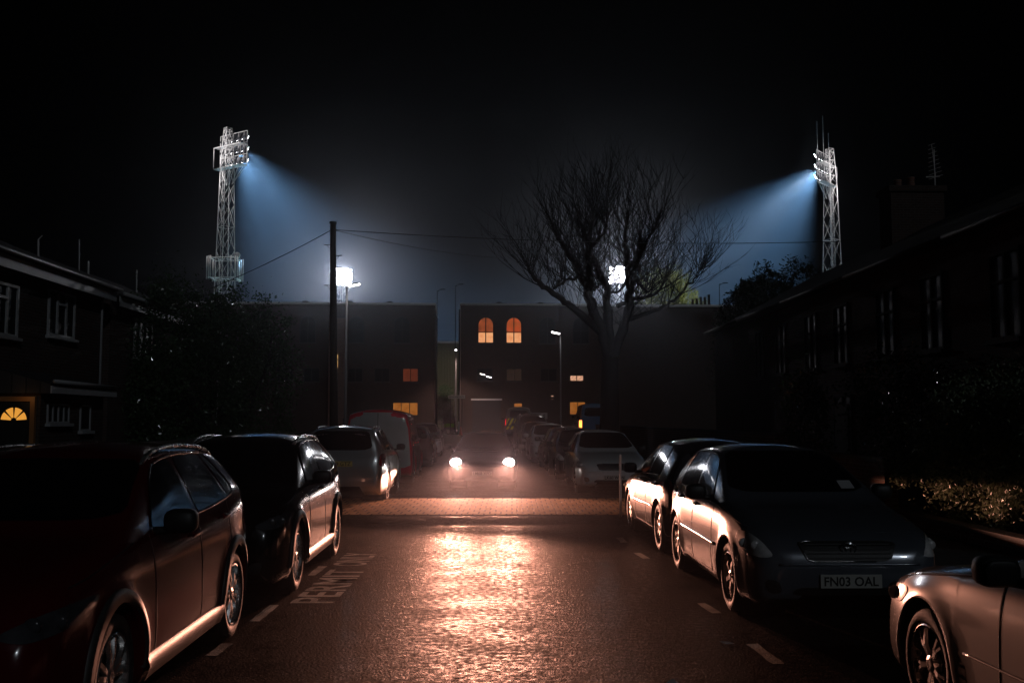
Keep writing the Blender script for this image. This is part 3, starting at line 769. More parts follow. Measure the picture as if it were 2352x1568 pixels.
build_car('blue grey hatchback with plate FN03 OAL parked front on', 'hatch', P_('steel_blue', (.11, .125, .15), .3, .2), 9.38, 1.99, True, .02, 'car', 'cars parked along the right kerb',
          rim='five', plate='FN03 OAL', emblem=True)
build_car('grey hatchback with lit flank parked nose away, just before the brick hump', 'hatch', P_('grey', (.065, .068, .075), .3, .2), 16.2, 1.88, False, .03, 'car', 'cars parked along the right kerb', rim='five')
build_car('white hatchback front on, right beyond the brick hump', 'hatch', P_('white', (.55, .55, .55), .0, .3), 24.4, 1.52, True, .04, 'car', 'cars parked along the right kerb', rim='five', plate='LK60 WVN')
build_car('black hatchback tucked behind the white one past the hump', 'hatch', P_('black', (.012, .012, .014), .3), 29.6, 1.27, True, .045, 'car', 'cars parked along the right kerb')
build_car('maroon hatchback showing a red tail light in the right row', 'hatch', P_('maroon', (.05, .008, .012), .3), 37.0, .98, False, .05, 'car', 'cars parked along the right kerb')
build_car('white hatchback with white wing mirror, far along the right row', 'hatch', P_('white_far', (.6, .6, .6), .0, .3), 39.9, .72, True, .05, 'car', 'cars parked along the right kerb', mirror_paint=True, h=1.03)
build_car('black saloon beyond the far white hatchback', 'saloon', P_('black_far', (.012, .012, .013), .3), 45.4, .42, True, .05, 'car', 'cars parked along the right kerb', h=1.08)
build_car('tall black off roader farthest along the right row', 'suvlong', P_('black_tall', (.012, .013, .014), .3), 51.5, .22, True, .05, 'car', 'cars parked along the right kerb', h=1.13, rails=True)
build_car('silver saloon cut off by the bottom right corner', 'saloon', P_('pale_silver', (.46, .46, .46), .3, .2), 6.0, 2.43, False, .03, 'car', 'cars parked along the right kerb', rim='twin', rimm='alloy', chrome=True)
M_car = build_car("dark saloon driving towards us with both headlights blazing", 'saloon', P_('charcoal', (.02, .02, .022), .5), 26.2, -1.64, True, .0, 'car', None, name='moving_car', lit=True, plate='LM68 XFD', rs=True)
N_van = build_car('patrol van with yellow and black chevron rear and red lights', 'van', P_('van_white', (.10, .10, .10), .0, .4), 75.0, -.62, False, .04, 'van', None, name='parked_van', tail_on=True, rs=True, h=1.12)
B_van = build_car('blue van with glowing amber tail lamp by the far right building', 'van', P_('van_blue', (.02, .10, .22), .0, .4), 70.5, 4.35, False, .05, 'van', None, name='parked_van', h=1.22)
# chevrons on the patrol van
sk = Skin(car_geo('van')); cb = MB(); mask = [(-.78, .62), (.78, .62)]
for z0, z1 in ((.50, .70), (.76, 1.2)):
    for k in range(5):
        for sx in (-1, 1):
            a = .06 + k * .30; d = (z1 - z0) * .55
            p = [(sx * a, z1), (sx * (a + .15), z1), (sx * min(.92, a + .15 + d), z0), (sx * min(.92, a + d), z0)]
            if a + .15 < .9: sk.patch(cb, p, ('rear',), .006, 8, 4)
cb.build('chevron_panel', M['chev_y'], N_van)
am = MB()
for sx in (-1,):
    sk.patch(am, [(.70, .60), (.95, .60), (.95, 1.0), (.70, 1.0)], ('rcorner', sx, 75), .012, 6, 5)
am.build('amber_lamp', M['amber_on'], B_van)
R_van = next(o for o in C.objects if o.get('label', '').startswith('red van'))
db = MB(); sk.patch(db, chaikin([(-.9, .42), (.9, .42), (.86, 1.15), (.76, 1.86), (-.76, 1.86), (-.86, 1.15)], 1, .1), ('rear',), .008, 16, 10)
dd = db.build('rear_door', M['van_door'], R_van, smooth=True)
sm = MB(); sk.line(sm, [(0, .44), (0, 1.84)], ('rear',), .008, .01, 5, 14); sk.line(sm, [(-.2, 1.0), (.2, 1.0)], ('rear',), .012, .012, 5, 6); sm.build('door_seam', M['gap'], dd)
# permit slips behind the windscreens
for lab, x in (('blue grey hatchback', .50), ('black crossover', .42)):
    o = next(o for o in C.objects if o.get('label', '').startswith(lab)); ty = 'hatch' if 'hatch' in lab else 'suv'
    s2 = Skin(car_geo(ty)); pm = MB(); zc = 1.11 if ty == 'hatch' else 1.25; sx = 1 if ty == 'suv' else -1
    s2.patch(pm, [(sx * x - .07, zc - .035), (sx * x + .07, zc - .035), (sx * x + .07, zc + .035), (sx * x - .07, zc + .035)], ('front',), .007, 4, 2)
    pm.build('permit_slip', M['white_paint'], o)

# headlamps of the moving car
mp = M_car.location
for sx in (-1, 1):
    p = Vector((mp.x + sx * .62, 25.2, .665))
    h1 = light('headlamp_light', 'SPOT', p, HEAD, HEADC, (sx * -.03, -1, -.030), 40, .35, .05, scale=(2.4, .105, 1))
    h1.rotation_mode = 'QUATERNION'; h1.rotation_quaternion = Vector((sx * -.03, -1, -.032)).to_track_quat('-Z', 'Y') @ Quaternion((0, 0, 1), ROLL)
    light('headlamp_light', 'SPOT', p, HEADN, HEADC, (sx * -.03, -1, -.122), 64, .5, .05, scale=(1.1, .085, 1))
    light('headlamp_glow', 'SPOT', p + Vector((0, -.05, 0)), HEADG, (1, .5, .42), Vector((0, 0, 1.95)) - p, 9, 1, .05)
# ------------------------------------------------------------------ foliage and trees
def leaf_mesh(name, blobs, n, size, m, parent=None, shell=.5, seed=1, asp=.45, cmin=3):
    rnd = random.Random(seed); vs = []; fs = []
    tot = sum(b[1][0] * b[1][1] * b[1][2] for b in blobs); clumps = []
    for c, r in blobs:
        for _ in range(cmin + int(240 * r[0] * r[1] * r[2] / tot)):
            d = Vector((rnd.gauss(0, 1), rnd.gauss(0, 1), rnd.gauss(0, 1))).normalized(); k = rnd.uniform(shell, 1.05)
            clumps.append((Vector((c[0] + d.x * r[0] * k, c[1] + d.y * r[1] * k, c[2] + d.z * r[2] * k)), Vector(r) * rnd.uniform(.16, .42)))
    for i in range(n):
        c, r = rnd.choice(clumps)
        p = c + Vector((rnd.gauss(0, .5) * r.x, rnd.gauss(0, .5) * r.y, rnd.gauss(0, .5) * r.z))
        if p.z < .05: p.z = rnd.uniform(.05, .4)
        d = Vector((rnd.gauss(0, 1), rnd.gauss(0, 1), rnd.gauss(0, .8) - .3)).normalized()
        q = d.cross(Vector((rnd.gauss(0, 1), rnd.gauss(0, 1), rnd.gauss(0, 1)))).normalized(); u = d.cross(q)
        l = size * rnd.uniform(.6, 1.3); wd = l * asp; o = len(vs)
        vs += [p - d * l * .5, p + q * wd * .5 + u * wd * .12, p + d * l * .5, p - q * wd * .5 + u * wd * .12]
        fs.append((o, o + 1, o + 2, o + 3))
    mb = MB(); mb.v = [tuple(v) for v in vs]; mb.f = fs; mb.m = [0] * len(fs)
    return mb.build(name, m, parent)
def stems(name, base, tops, r, parent, seed=1):
    rnd = random.Random(seed); mb = MB(); base = Vector(base)
    for t in tops:
        t = Vector(t); pts = []
        for k in range(7):
            f = k / 6; p = base.lerp(t, f); 
            if 0 < k < 6: p += Vector((rnd.uniform(-1, 1), rnd.uniform(-1, 1), 0)) * .06 * (t - base).length
            pts.append(p)
        mb.tube(pts, [r * (1 - .8 * k / 6) for k in range(7)], 7)
    return mb.build(name, M['bark'], parent, smooth=True)
def bush(name, label, cat, base, blobs, n, size, m, seed, group=None, shell=.5, trunk_r=.09, asp=.45, cmin=3):
    root = empty(name, base, 0, label, cat, group)
    leaf_mesh('foliage', blobs, n, size, m, root, shell, seed, asp, cmin)
    stems('trunk' if name.endswith('tree') else 'stem', (0, 0, -.05), [b[0] for b in blobs][:9], trunk_r, root, seed)
    return root
bush('holly_tree', 'big dark evergreen with glinting leaves between the left houses and the pole', 'tree', (-8.9, 29.5, 0),
     [((-1.1, .3, 4.3), (1.6, 1.4, 2.0)), ((.5, 0, 3.9), (1.5, 1.4, 1.6)), ((1.5, -.4, 2.9), (1.1, 1.3, 2.4)), ((-.4, -.3, 2.4), (1.9, 1.5, 2.2)), ((-2.2, .2, 2.2), (1.2, 1.2, 1.9)),
      ((1.8, -.2, 4.2), (.7, .6, .7)), ((-1.4, 0, 5.5), (.7, .7, .7)), ((-.1, 0, 5.0), (.9, .8, .7))], 46000, .12, M['leaf_dark'], 3, trunk_r=.14)
bush('hedge', 'leafy hedge glinting warm over the low wall, behind the bottom right silver car', 'hedge', (7.2, 14.6, 0),
     [((-.25, 1.5, 1.1), (.75, .8, .85)), ((-.15, .4, 1.35), (.8, 1.0, 1.15)), ((0, -1.0, 1.3), (.85, 1.0, 1.1)), ((.3, -2.4, 1.3), (.8, 1.0, 1.1)), ((.6, 0, 1.6), (1.0, 2.3, 1.0)), ((.3, .9, 2.0), (.6, .7, .6))], 52000, .07, M['leaf_hedge'], 5, shell=.7, trunk_r=.03)
bush('shrub', 'tall slim shrub with sparse white glints behind the parked grey hatchback', 'shrub', (6.0, 20.6, 0),
     [((0, 0, 1.6), (.5, .6, 1.2)), ((.1, .2, 2.2), (.4, .5, .6))], 3000, .10, M['leaf_dark'], 8, trunk_r=.03)
bush('shrub', 'broad dim shrub rising in front of the right terrace windows', 'shrub', (8.2, 19.8, 0),
     [((0, 0, 1.6), (1.5, 1.3, 1.4)), ((.9, -.6, 1.9), (1.1, 1.0, 1.2)), ((-.6, .4, 2.3), (.8, .8, 1.0))], 9000, .10, M['leaf_dark'], 9, trunk_r=.05)
# conifers on the right skyline
con = 'dark evergreens on the right skyline'
for k, (x, yt, Y, wdt, lab) in enumerate(((1722, 650, 58, 1.3, 'small dark evergreen nearest the far chimney stack'), (1766, 622, 60, 1.2, 'middle dark evergreen, between two others, on the right skyline'),
                                          (1838, 604, 62, 1.9, 'broadest dark evergreen, beside the right floodlight mast'))):
    b = at(x, 900, Y); zt_ = at(x, yt, Y).z; r_ = random.Random(40 + k); q_ = wdt * 1.15
    bl = [((r_.uniform(-.2, .2), 0, zt_ - q_ * .75), (q_ * .55, q_ * .6, q_ * .75)), ((-q_ * .6, 0, zt_ - q_ * 1.5), (q_ * .75, q_ * .7, q_ * .8)), ((q_ * .6, 0, zt_ - q_ * 1.35), (q_ * .7, q_ * .7, q_ * .75)),
          ((0, 0, zt_ - q_ * 2.4), (q_ * 1.25, q_, q_)), ((0, 0, zt_ * .45), (q_ * 1.35, q_, zt_ * .3))]
    bush('evergreen_tree', lab, 'tree', (b.x, Y, gz(Y)), bl, 14000, .26, M['leaf_con'], 20 + k, con, trunk_r=.12, asp=.35, cmin=26, shell=.4)
# floodlit tree behind the right hand block
b = at(1530, 900, 112)
bush('floodlit_tree', 'yellow green tree lit from behind by the stadium lamps, beyond the bare tree', 'tree', (b.x, 112, .5),
     [((0, 0, 15.2), (3.0, 2.4, 3.4)), ((-2.2, 0, 14.2), (1.6, 1.5, 2.2)), ((2.4, 0, 13.6), (2.2, 2, 2.4)), ((5, 0, 12.6), (2, 1.6, 1.6)), ((0, 0, 11), (4.5, 2.5, 2.4))], 20000, .30, M['leaf_lit'], 31, trunk_r=.3)
b = at(1018, 990, 98)
bush('ivy_bush', 'pale lit ivy clump in the gap between the two far blocks', 'bush', (b.x, 98, .5),
     [((0, 0, 2.4), (.8, .6, 1.5)), ((.2, .1, 3.8), (.75, .6, .9)), ((.5, 0, 1.6), (.7, .6, 1.2))], 5000, .16, M['leaf_ivy'], 33, trunk_r=.05)

# the bare pollarded tree
def bare_tree(Y):
    rnd = random.Random(11)
    def T_(cx, cy, dy=0):  # surveyed in the crop of the tree
        cx = 1090 + (cx - 1090) * .88
        return at(1081.9 + cx * .30, 329.3 + cy * .30, Y) + Vector((0, dy, 0))
    limbs = [([(1060, 1650, 0), (1000, 1450, 0), (900, 1230, 0), (868, 1100, .1), (800, 1000, .3), (795, 930, .4), (705, 835, .6), (650, 745, .8), (610, 690, 1)], .36, .10),
             ([(868, 1120, 0), (880, 960, -.3), (872, 830, -.5), (868, 740, -.6), (905, 640, -.8), (930, 560, -1)], .28, .09),
             ([(1060, 1640, 0), (1045, 1400, 0), (1030, 1230, 0), (1032, 1110, -.2), (965, 1005, -.3), (905, 890, -.4), (850, 760, -.2), (830, 690, 0)], .32, .09),
             ([(1060, 1640, 0), (1180, 1420, .1), (1240, 1230, .2), (1232, 1080, .3), (1212, 900, .5), (1200, 750, .8), (1215, 620, 1.0)], .33, .10),
             ([(1000, 1460, 0), (690, 1230, -.3), (560, 1160, -.6), (450, 1095, -.9), (380, 1030, -1.1), (350, 980, -1.2)], .24, .08),
             ([(560, 1118, -.5), (620, 1080, -.3), (690, 1045, -.1), (790, 1020, .1)], .10, .09),
             ([(1050, 1130, 0), (1110, 1135, .3), (1190, 1085, .6), (1265, 970, .8), (1300, 860, 1)], .08, .06),
             ([(1236, 1120, .2), (1290, 1040, .4), (1340, 1055, .6), (1400, 1130, .8)], .12, .06),
             ([(1130, 1240, .2), (1310, 1175, .4), (1440, 1150, .8), (1560, 1040, 1.1)], .15, .06),
             ([(1200, 1350, .2), (1500, 1260, .5), (1640, 1190, .8), (1750, 1080, 1), (1850, 1000, 1.1), (1885, 940, 1.2)], .14, .02),
             ([(1222, 960, .4), (1300, 880, .2), (1380, 760, 0), (1430, 690, -.2)], .13, .05),
             ([(905, 800, -.4), (980, 720, -.6), (1020, 640, -.8)], .12, .05),
             ([(930, 1120, .2), (970, 1080, .4), (1005, 1060, .5)], .08, .06)]
    root_p = at(1399, 980, Y); root_p.z = gz(Y)
    root = empty('bare_tree', root_p, 0, 'tall leafless pollarded tree with whippy shoots in front of the right block', 'tree')
    tk = MB(); tk.tube([Vector((0, 0, -.1)), Vector((.02, 0, 1.2)), T_(1060, 1640) - root_p], [.62, .5, .42], 12)
    br = MB(); tw = MB(); nodes = []
    for pts, r0, r1 in limbs:
        P = [T_(*p) - root_p for p in pts]; Q = []
        for i in range(len(P) - 1):
            for k in range(4):
                q = P[i].lerp(P[i + 1], k / 4)
                if 0 < k: q += Vector((rnd.uniform(-.08, .08), rnd.uniform(-.1, .1), rnd.uniform(-.08, .08)))
                Q.append(q)
        Q.append(P[-1]); N = len(Q)
        r0 *= .82; r1 *= .8
        rr = [(r0 + (r1 - r0) * i / (N - 1)) * rnd.uniform(.92, 1.12) for i in range(N)]
        rr[-1] *= 1.35
        br.tube(Q, rr, 8)
        for i in range(N): 
            if Q[i].z > 6.0: nodes.append((Q[i], i / (N - 1)))
        nodes += [(Q[-1], 1.0)] * 5
    cx = T_(1000, 900) - root_p
    def shoot(p, d, L, r, lev):
        pts = [p]; d = d.normalized(); n = 8 if lev == 0 else 5; q = p
        bend = Vector((rnd.uniform(-.12, .12), rnd.uniform(-.12, .12), .22 if lev == 0 else .14))
        for k in range(n):
            d = (d + bend * .5 + Vector((rnd.gauss(0, .13), rnd.gauss(0, .13), rnd.gauss(0, .09)))).normalized()
            q = q + d * (L / n); pts.append(q)
        tw.tube(pts, [r * (1 - .8 * k / n) for k in range(n + 1)], 3, cap=False)
        if lev < 2:
            for _ in range(rnd.randint(3, 5) if lev == 0 else rnd.randint(0, 2)):
                k = rnd.randint(1, n - 1); dd = (pts[k + 1] - pts[k]).normalized() + Vector((rnd.gauss(0, .42), rnd.gauss(0, .42), rnd.uniform(-.1, .35)))
                shoot(pts[k], dd, L * rnd.uniform(.3, .55), r * .55, lev + 1)
    for p, f in nodes:
        for _ in range(rnd.choice((2, 2, 3, 3))):
            out = Vector(((p.x - cx.x) * .11, rnd.uniform(-.7, .7), 0)); lowp = p.z < 9.5
            d = out + Vector((rnd.gauss(0, .55), rnd.gauss(0, .5), rnd.uniform(.2, 1.1) if lowp else 1.1))
            L = rnd.uniform(1.6, 4.8) * (.72 if abs(p.x - cx.x) > 5 else .98)
            shoot(p, d, L, rnd.uniform(.014, .026), 0)
    tk.build('trunk', M['bark'], root, smooth=True); br.build('branch', M['bark'], root, smooth=True)
    tw.build('crown', M['bark'], root)
bare_tree(50)

# ------------------------------------------------------------------ buildings
def window(parent, x, z, wd, ht, pane, frame=None, y=0.0, bars=(1, 0), arched=False, pane2=None, split=.5, axis='x', fw=.05, sill=True, out=.035):
    """a window in a wall: axis x = wall faces -y, axis +y / -y = wall along y facing +x / -x"""
    def tr(a, b, c):   # along, outwards, up
        return (x + a, y - b, z + c) if axis == 'x' else (y + b, x + a, z + c) if axis == '+y' else (y - b, x - a, z + c)
    def bx(mb, a0, a1, c0, c1, b0, b1):
        ps = [tr(a, b, c) for c in (c0, c1) for b in (b0, b1) for a in (a0, a1)]
        mb.add(ps, [(0, 2, 3, 1), (4, 5, 7, 6), (0, 1, 5, 4), (2, 6, 7, 3), (0, 4, 6, 2), (1, 3, 7, 5)])
    h = wd / 2; fr = MB(); rect_h = ht - (h if arched else 0)
    bx(fr, -h, -h + fw, 0, rect_h, -.02, out); bx(fr, h - fw, h, 0, rect_h, -.02, out); bx(fr, -h + fw, h - fw, 0, fw, -.02, out)
    if arched:
        n = 18; a = []
        for k in range(n + 1):
            t = pi * k / n; a += [tr(h * cos(t), b, rect_h + h * sin(t)) for b in (-.02, out)] + [tr((h - fw) * cos(t), b, rect_h + (h - fw) * sin(t)) for b in (out, -.02)]
        fr.add(a, [(4 * k + j, 4 * k + j + 1, 4 * k + j + 5, 4 * k + j + 4) for k in range(n) for j in range(3)])
    else: bx(fr, -h + fw, h - fw, ht - fw, ht, -.02, out)
    for k in range(bars[0]):
        c = -h + wd * (k + 1) / (bars[0] + 1); bx(fr, c - fw * .6, c + fw * .6, fw, ht - fw * 1.2, -.02, out - .006)
    for k in range(bars[1]):
        c = ht * split if bars[1] == 1 else ht * (k + 1) / (bars[1] + 1); bx(fr, -h + fw, h - fw, c - fw * .5, c + fw * .5, -.02, out - .012)
    fo = fr.build('window', frame or M['black'], parent)
    def pane_(c0, c1, m):
        p = MB()
        if arched and c1 > rect_h:
            n = 20; vs = [tr(-h + fw * .5, .006, c0), tr(h - fw * .5, .006, c0)] + [tr((h - fw * .5) * cos(pi * k / n), .006, rect_h + (h - fw * .5) * sin(pi * k / n)) for k in range(n + 1)]
            p.add(vs, [tuple(range(len(vs)))])
        else: p.add([tr(-h + fw * .5, .006, c0), tr(h - fw * .5, .006, c0), tr(h - fw * .5, .006, c1), tr(-h + fw * .5, .006, c1)], [(0, 1, 2, 3)])
        p.build('pane', m, fo)
    if pane2: pane_(.01, ht * split, pane); pane_(ht * split, ht - .01, pane2)
    else: pane_(.01, ht - .01, pane)
    if sill:
        s_ = MB(); bx(s_, -h - .06, h + .06, -.07, -.003, -.02, out + .08); s_.build('sill', frame or M['kerb'], fo)
    return fo
E = lambda n, c, s, c2=None, v=2.5: mat_emit(n, c, s, c2, v)
W_or = E('orange_curtain', (1, .36, .07), .30, (.75, .22, .03)); W_red = E('red_curtain', (.55, .11, .04), .16, (.38, .07, .03))
W_pk = E('peach_room', (1, .48, .22), .85, (.9, .32, .12)); W_top = E('russet_blind', (.75, .16, .05), .36, (.35, .07, .02), 1.4)
W_top2 = E('scarlet_blind', (.95, .14, .04), .42, (.55, .13, .03), 1.4); W_dim = E('dim_room', (.30, .17, .10), .07, (.18, .12, .1))
W_yel = E('yellow_stair_light', (1, .58, .2), .8); W_wht = E('pale_room', (1, .58, .38), .75, (.6, .25, .12), 5); W_fan = E('amber_fanlight', (1, .42, .06), .75)
def block(name, label, corner, yaw, x0, x1, depth, ht, m_wall, group=None):
    root = empty(name, corner, yaw, label, 'building', group)
    b = MB(); b.box((x0, 0, -.6), (x1, depth, ht)); b.build('wall', m_wall, root)
    return root
BY = 85.0; BS = F / BY
zz = lambda y: CH + (HZ - y) / BS - gz(BY)
Hh = zz(700)
LB = block('apartment_block', 'long dark flat roofed block left of the gap with one stair tower', (-6.62, BY, gz(BY)), .058, -30, 0, 11, Hh, M['brick_dark'])
lx = lambda x: (x - CX) / BS + 6.62
RB = block('apartment_block', 'dark flat roofed block right of the gap with two glowing arched windows', (-4.38, BY, gz(BY)), .058, 0, 24, 11, Hh, M['brick_dark'])
rx = lambda x: (x - CX) / BS + 4.38
for root, x0, x1 in ((LB, -30, 0), (RB, 0, 24)):
    cp = MB()
    cp.tube([(x0, .02, Hh + .08), (x1, .02, Hh + .08)], .11, 12); cp.tube([(x0 if root is RB else x1, .02, Hh + .08), (x0 if root is RB else x1, 11, Hh + .08)], .11, 12)
    cp.build('coping', M['coping'], root, smooth=True)
    pl = MB(); pl.box((x0 + .01, -.035, 3.0), (x1 - .01, -.003, 3.22)); pl.build('string_course', M['brick_dark'], root)
def vent(root, x):
    v = MB(); v.lathe([(0, .12), (.22, .12), (.22, .26), (.27, .28), (.36, .27), (.40, .20), (.42, .001)], axis='z', n=16, c=(x, .9, Hh)); v.build('roof_vent', M['lamp_grey'], root, smooth=True)
for x in (608, 698, 800, 892): vent(LB, lx(x))
for x in (1148, 1245): vent(RB, rx(x))
st = MB(); st.box((lx(758), -.55, -.6), (lx(796), -.004, Hh - 1.2)); sto = st.build('stair_tower', M['brick_red'], LB)
for y0, y1 in ((846, 829), (826, 816)):
    p = MB(); p.box((lx(773), -.575, zz(y0)), (lx(779), -.553, zz(y1))); p.build('stair_window', W_yel, sto)
def rw(root, f, x0, x1, y0, y1, pane, bars=(1, 0), **k):
    window(root, (f(x0) + f(x1)) / 2, zz(y1), f(x1) - f(x0), zz(y0) - zz(y1), pane, bars=bars, **k)
rw(LB, lx, 925, 961, 846, 877, W_red); rw(LB, lx, 903, 961, 924, 954, W_or, (2, 0), sill=False); rw(LB, lx, 861, 895, 846, 877, M['glass'])
rw(LB, lx, 800, 834, 846, 877, M['glass']); rw(LB, lx, 700, 736, 846, 877, M['glass']); rw(LB, lx, 640, 676, 846, 877, M['glass'])
rw(LB, lx, 800, 836, 727, 788, M['glass'], arched=True, bars=(1, 1)); rw(LB, lx, 905, 941, 727, 788, M['glass'], arched=True, bars=(1, 1)); rw(LB, lx, 690, 726, 727, 788, M['glass'], arched=True, bars=(1, 1))
for x, top in ((1097, W_top), (1162, W_top2)):
    rw(RB, rx, x, x + 37, 727, 788, W_pk, (1, 1), arched=True, pane2=top, split=.42, fw=.07)
rw(RB, rx, 1163, 1199, 846, 875, W_dim); rw(RB, rx, 1310, 1342, 861, 875, W_wht, sill=False); rw(RB, rx, 1242, 1280, 846, 875, M['glass'])
o = None
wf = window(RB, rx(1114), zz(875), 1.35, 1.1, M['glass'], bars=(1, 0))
tlb = MB()  # glowing strips painted in as a street lamp's reflection on the pane
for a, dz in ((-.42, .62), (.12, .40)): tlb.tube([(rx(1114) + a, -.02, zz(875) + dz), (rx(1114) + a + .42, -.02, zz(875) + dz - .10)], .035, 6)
tlb.build('lamp_reflection', E('painted_reflection', (1, .9, .92), 5), wf)
rw(RB, rx, 1265, 1273, 907, 918, W_wht, (0, 0), sill=False); rw(RB, rx, 1180, 1200, 925, 940, W_or, (0, 0), sill=False); rw(RB, rx, 1309, 1346, 922, 952, W_or, sill=False)
rw(RB, rx, 1240, 1277, 727, 788, M['glass'], arched=True, bars=(1, 1)); rw(RB, rx, 1318, 1355, 727, 788, M['glass'], arched=True, bars=(1, 1))
gd = MB(); gd.box((rx(1085), -.03, -.3), (rx(1150), -.004, zz(919)))
for k in range(7): gd.box((rx(1085), -.045, .1 + k * .36), (rx(1150), -.031, .12 + k * .36))
gd.build('garage_door', M['lamp_grey'], RB)
li = MB(); li.box((rx(1082), -.09, zz(919)), (rx(1153), -.004, zz(915.5))); li.build('lintel', M['coping'], RB)
dp = MB(); dp.tube([(-.12, .5, -.3), (-.12, .5, Hh - .3)], .07, 8); dp.tube([(-.12, .9, 3), (-.12, .9, Hh - 2)], .05, 8); dp.build('drainpipe', M['black'], RB)
# side wall of the right block, lamp light painted into its pale brick
sw = MB(); sw.box((-.022, .03, -.3), (-.003, 10.9, Hh - .02)); sw.build('side_wall', M['brick_lit'], RB)
# stadium stand seen through the gap
SY = 126.0
sd_ = empty('stadium_stand', (-8, SY, .5), .05, 'olive corrugated stand wall seen through the gap between the blocks', 'building')
s_ = MB(); s_.box((-26, 0, -.5), (22, 14, at(1020, 788, SY).z - .5)); s_.build('wall', M['stand_metal'], sd_)
ct = MB(); ct.tube([(-26, 0, at(1020, 786, SY).z - .5), (22, 0, at(1020, 786, SY).z - .5)], .16, 10); ct.build('roof_edge', M['coping'], sd_, smooth=True)
fr = empty('railing', (-8.2, 90, .5), 0, 'low railings in front of the pale ivy clump', 'fence'); rl = MB()
for k in range(18): rl.tube([(k * .13, 0, 0), (k * .13, 0, .95)], .012, 5)
for z in (.2, .85): rl.tube([(0, 0, z), (2.25, 0, z)], .018, 6)
rl.build('bars', M['black'], fr)
gp = MB(); gp.box((-.45, -.03, 0), (.5, .03, .36))
for k in range(9): gp.box((-.44 + k * .11, -.05, .0), (-.41 + k * .11, -.031, .36))
tag(gp.build('barrier_board', M['green_board'], loc=at(1031, 981, 93)), 'small bright green board behind the railings in the gap', 'board')
lg = MB(); [lg.tube([(x, 0, 0), (x, 0, -1.4)], .03, 6) for x in (-.4, .45)]; lg.build('leg', M['black'], bpy.data.objects['barrier_board'])
# far house with chimney pots
FH = empty('terraced_house', (15.6, 97, .5), .04, 'far house whose chimney stack stands clear of the right block roof', 'house')
f_ = MB(); f_.box((0, 0, -.5), (9, 9, 9.3)); f_.build('wall', M['brick_dark'], FH)
f_ = MB(); f_.add([(-.2, -.2, 9.3), (9.2, -.2, 9.3), (9.2, 9.2, 9.3), (-.2, 9.2, 9.3), (-.2, 4.5, 11.9), (9.2, 4.5, 11.9)], [(0, 1, 5, 4), (2, 3, 4, 5), (0, 4, 3), (1, 2, 5), (0, 3, 2, 1)]); ro = f_.build('roof', M['tile'], FH)
f_ = MB(); f_.box((2.9, 3.6, 10.4), (5.0, 4.6, 12.7)); f_.box((2.8, 3.5, 12.7), (5.1, 4.7, 12.9)); ch_ = f_.build('chimney', M['brick_dark'], ro)
for k, hh in enumerate((.5, .6, .75, .7, 1.0)):
    f_ = MB(); f_.lathe([(12.9, .15), (12.9 + hh, .12), (12.9 + hh, .16), (13 + hh, .14), (13 + hh, .001)], 'z', 12, (3.05 + k * .42, 4.1, 0)); f_.build('chimney_pot', M['brick_dark'], ch_, smooth=True)

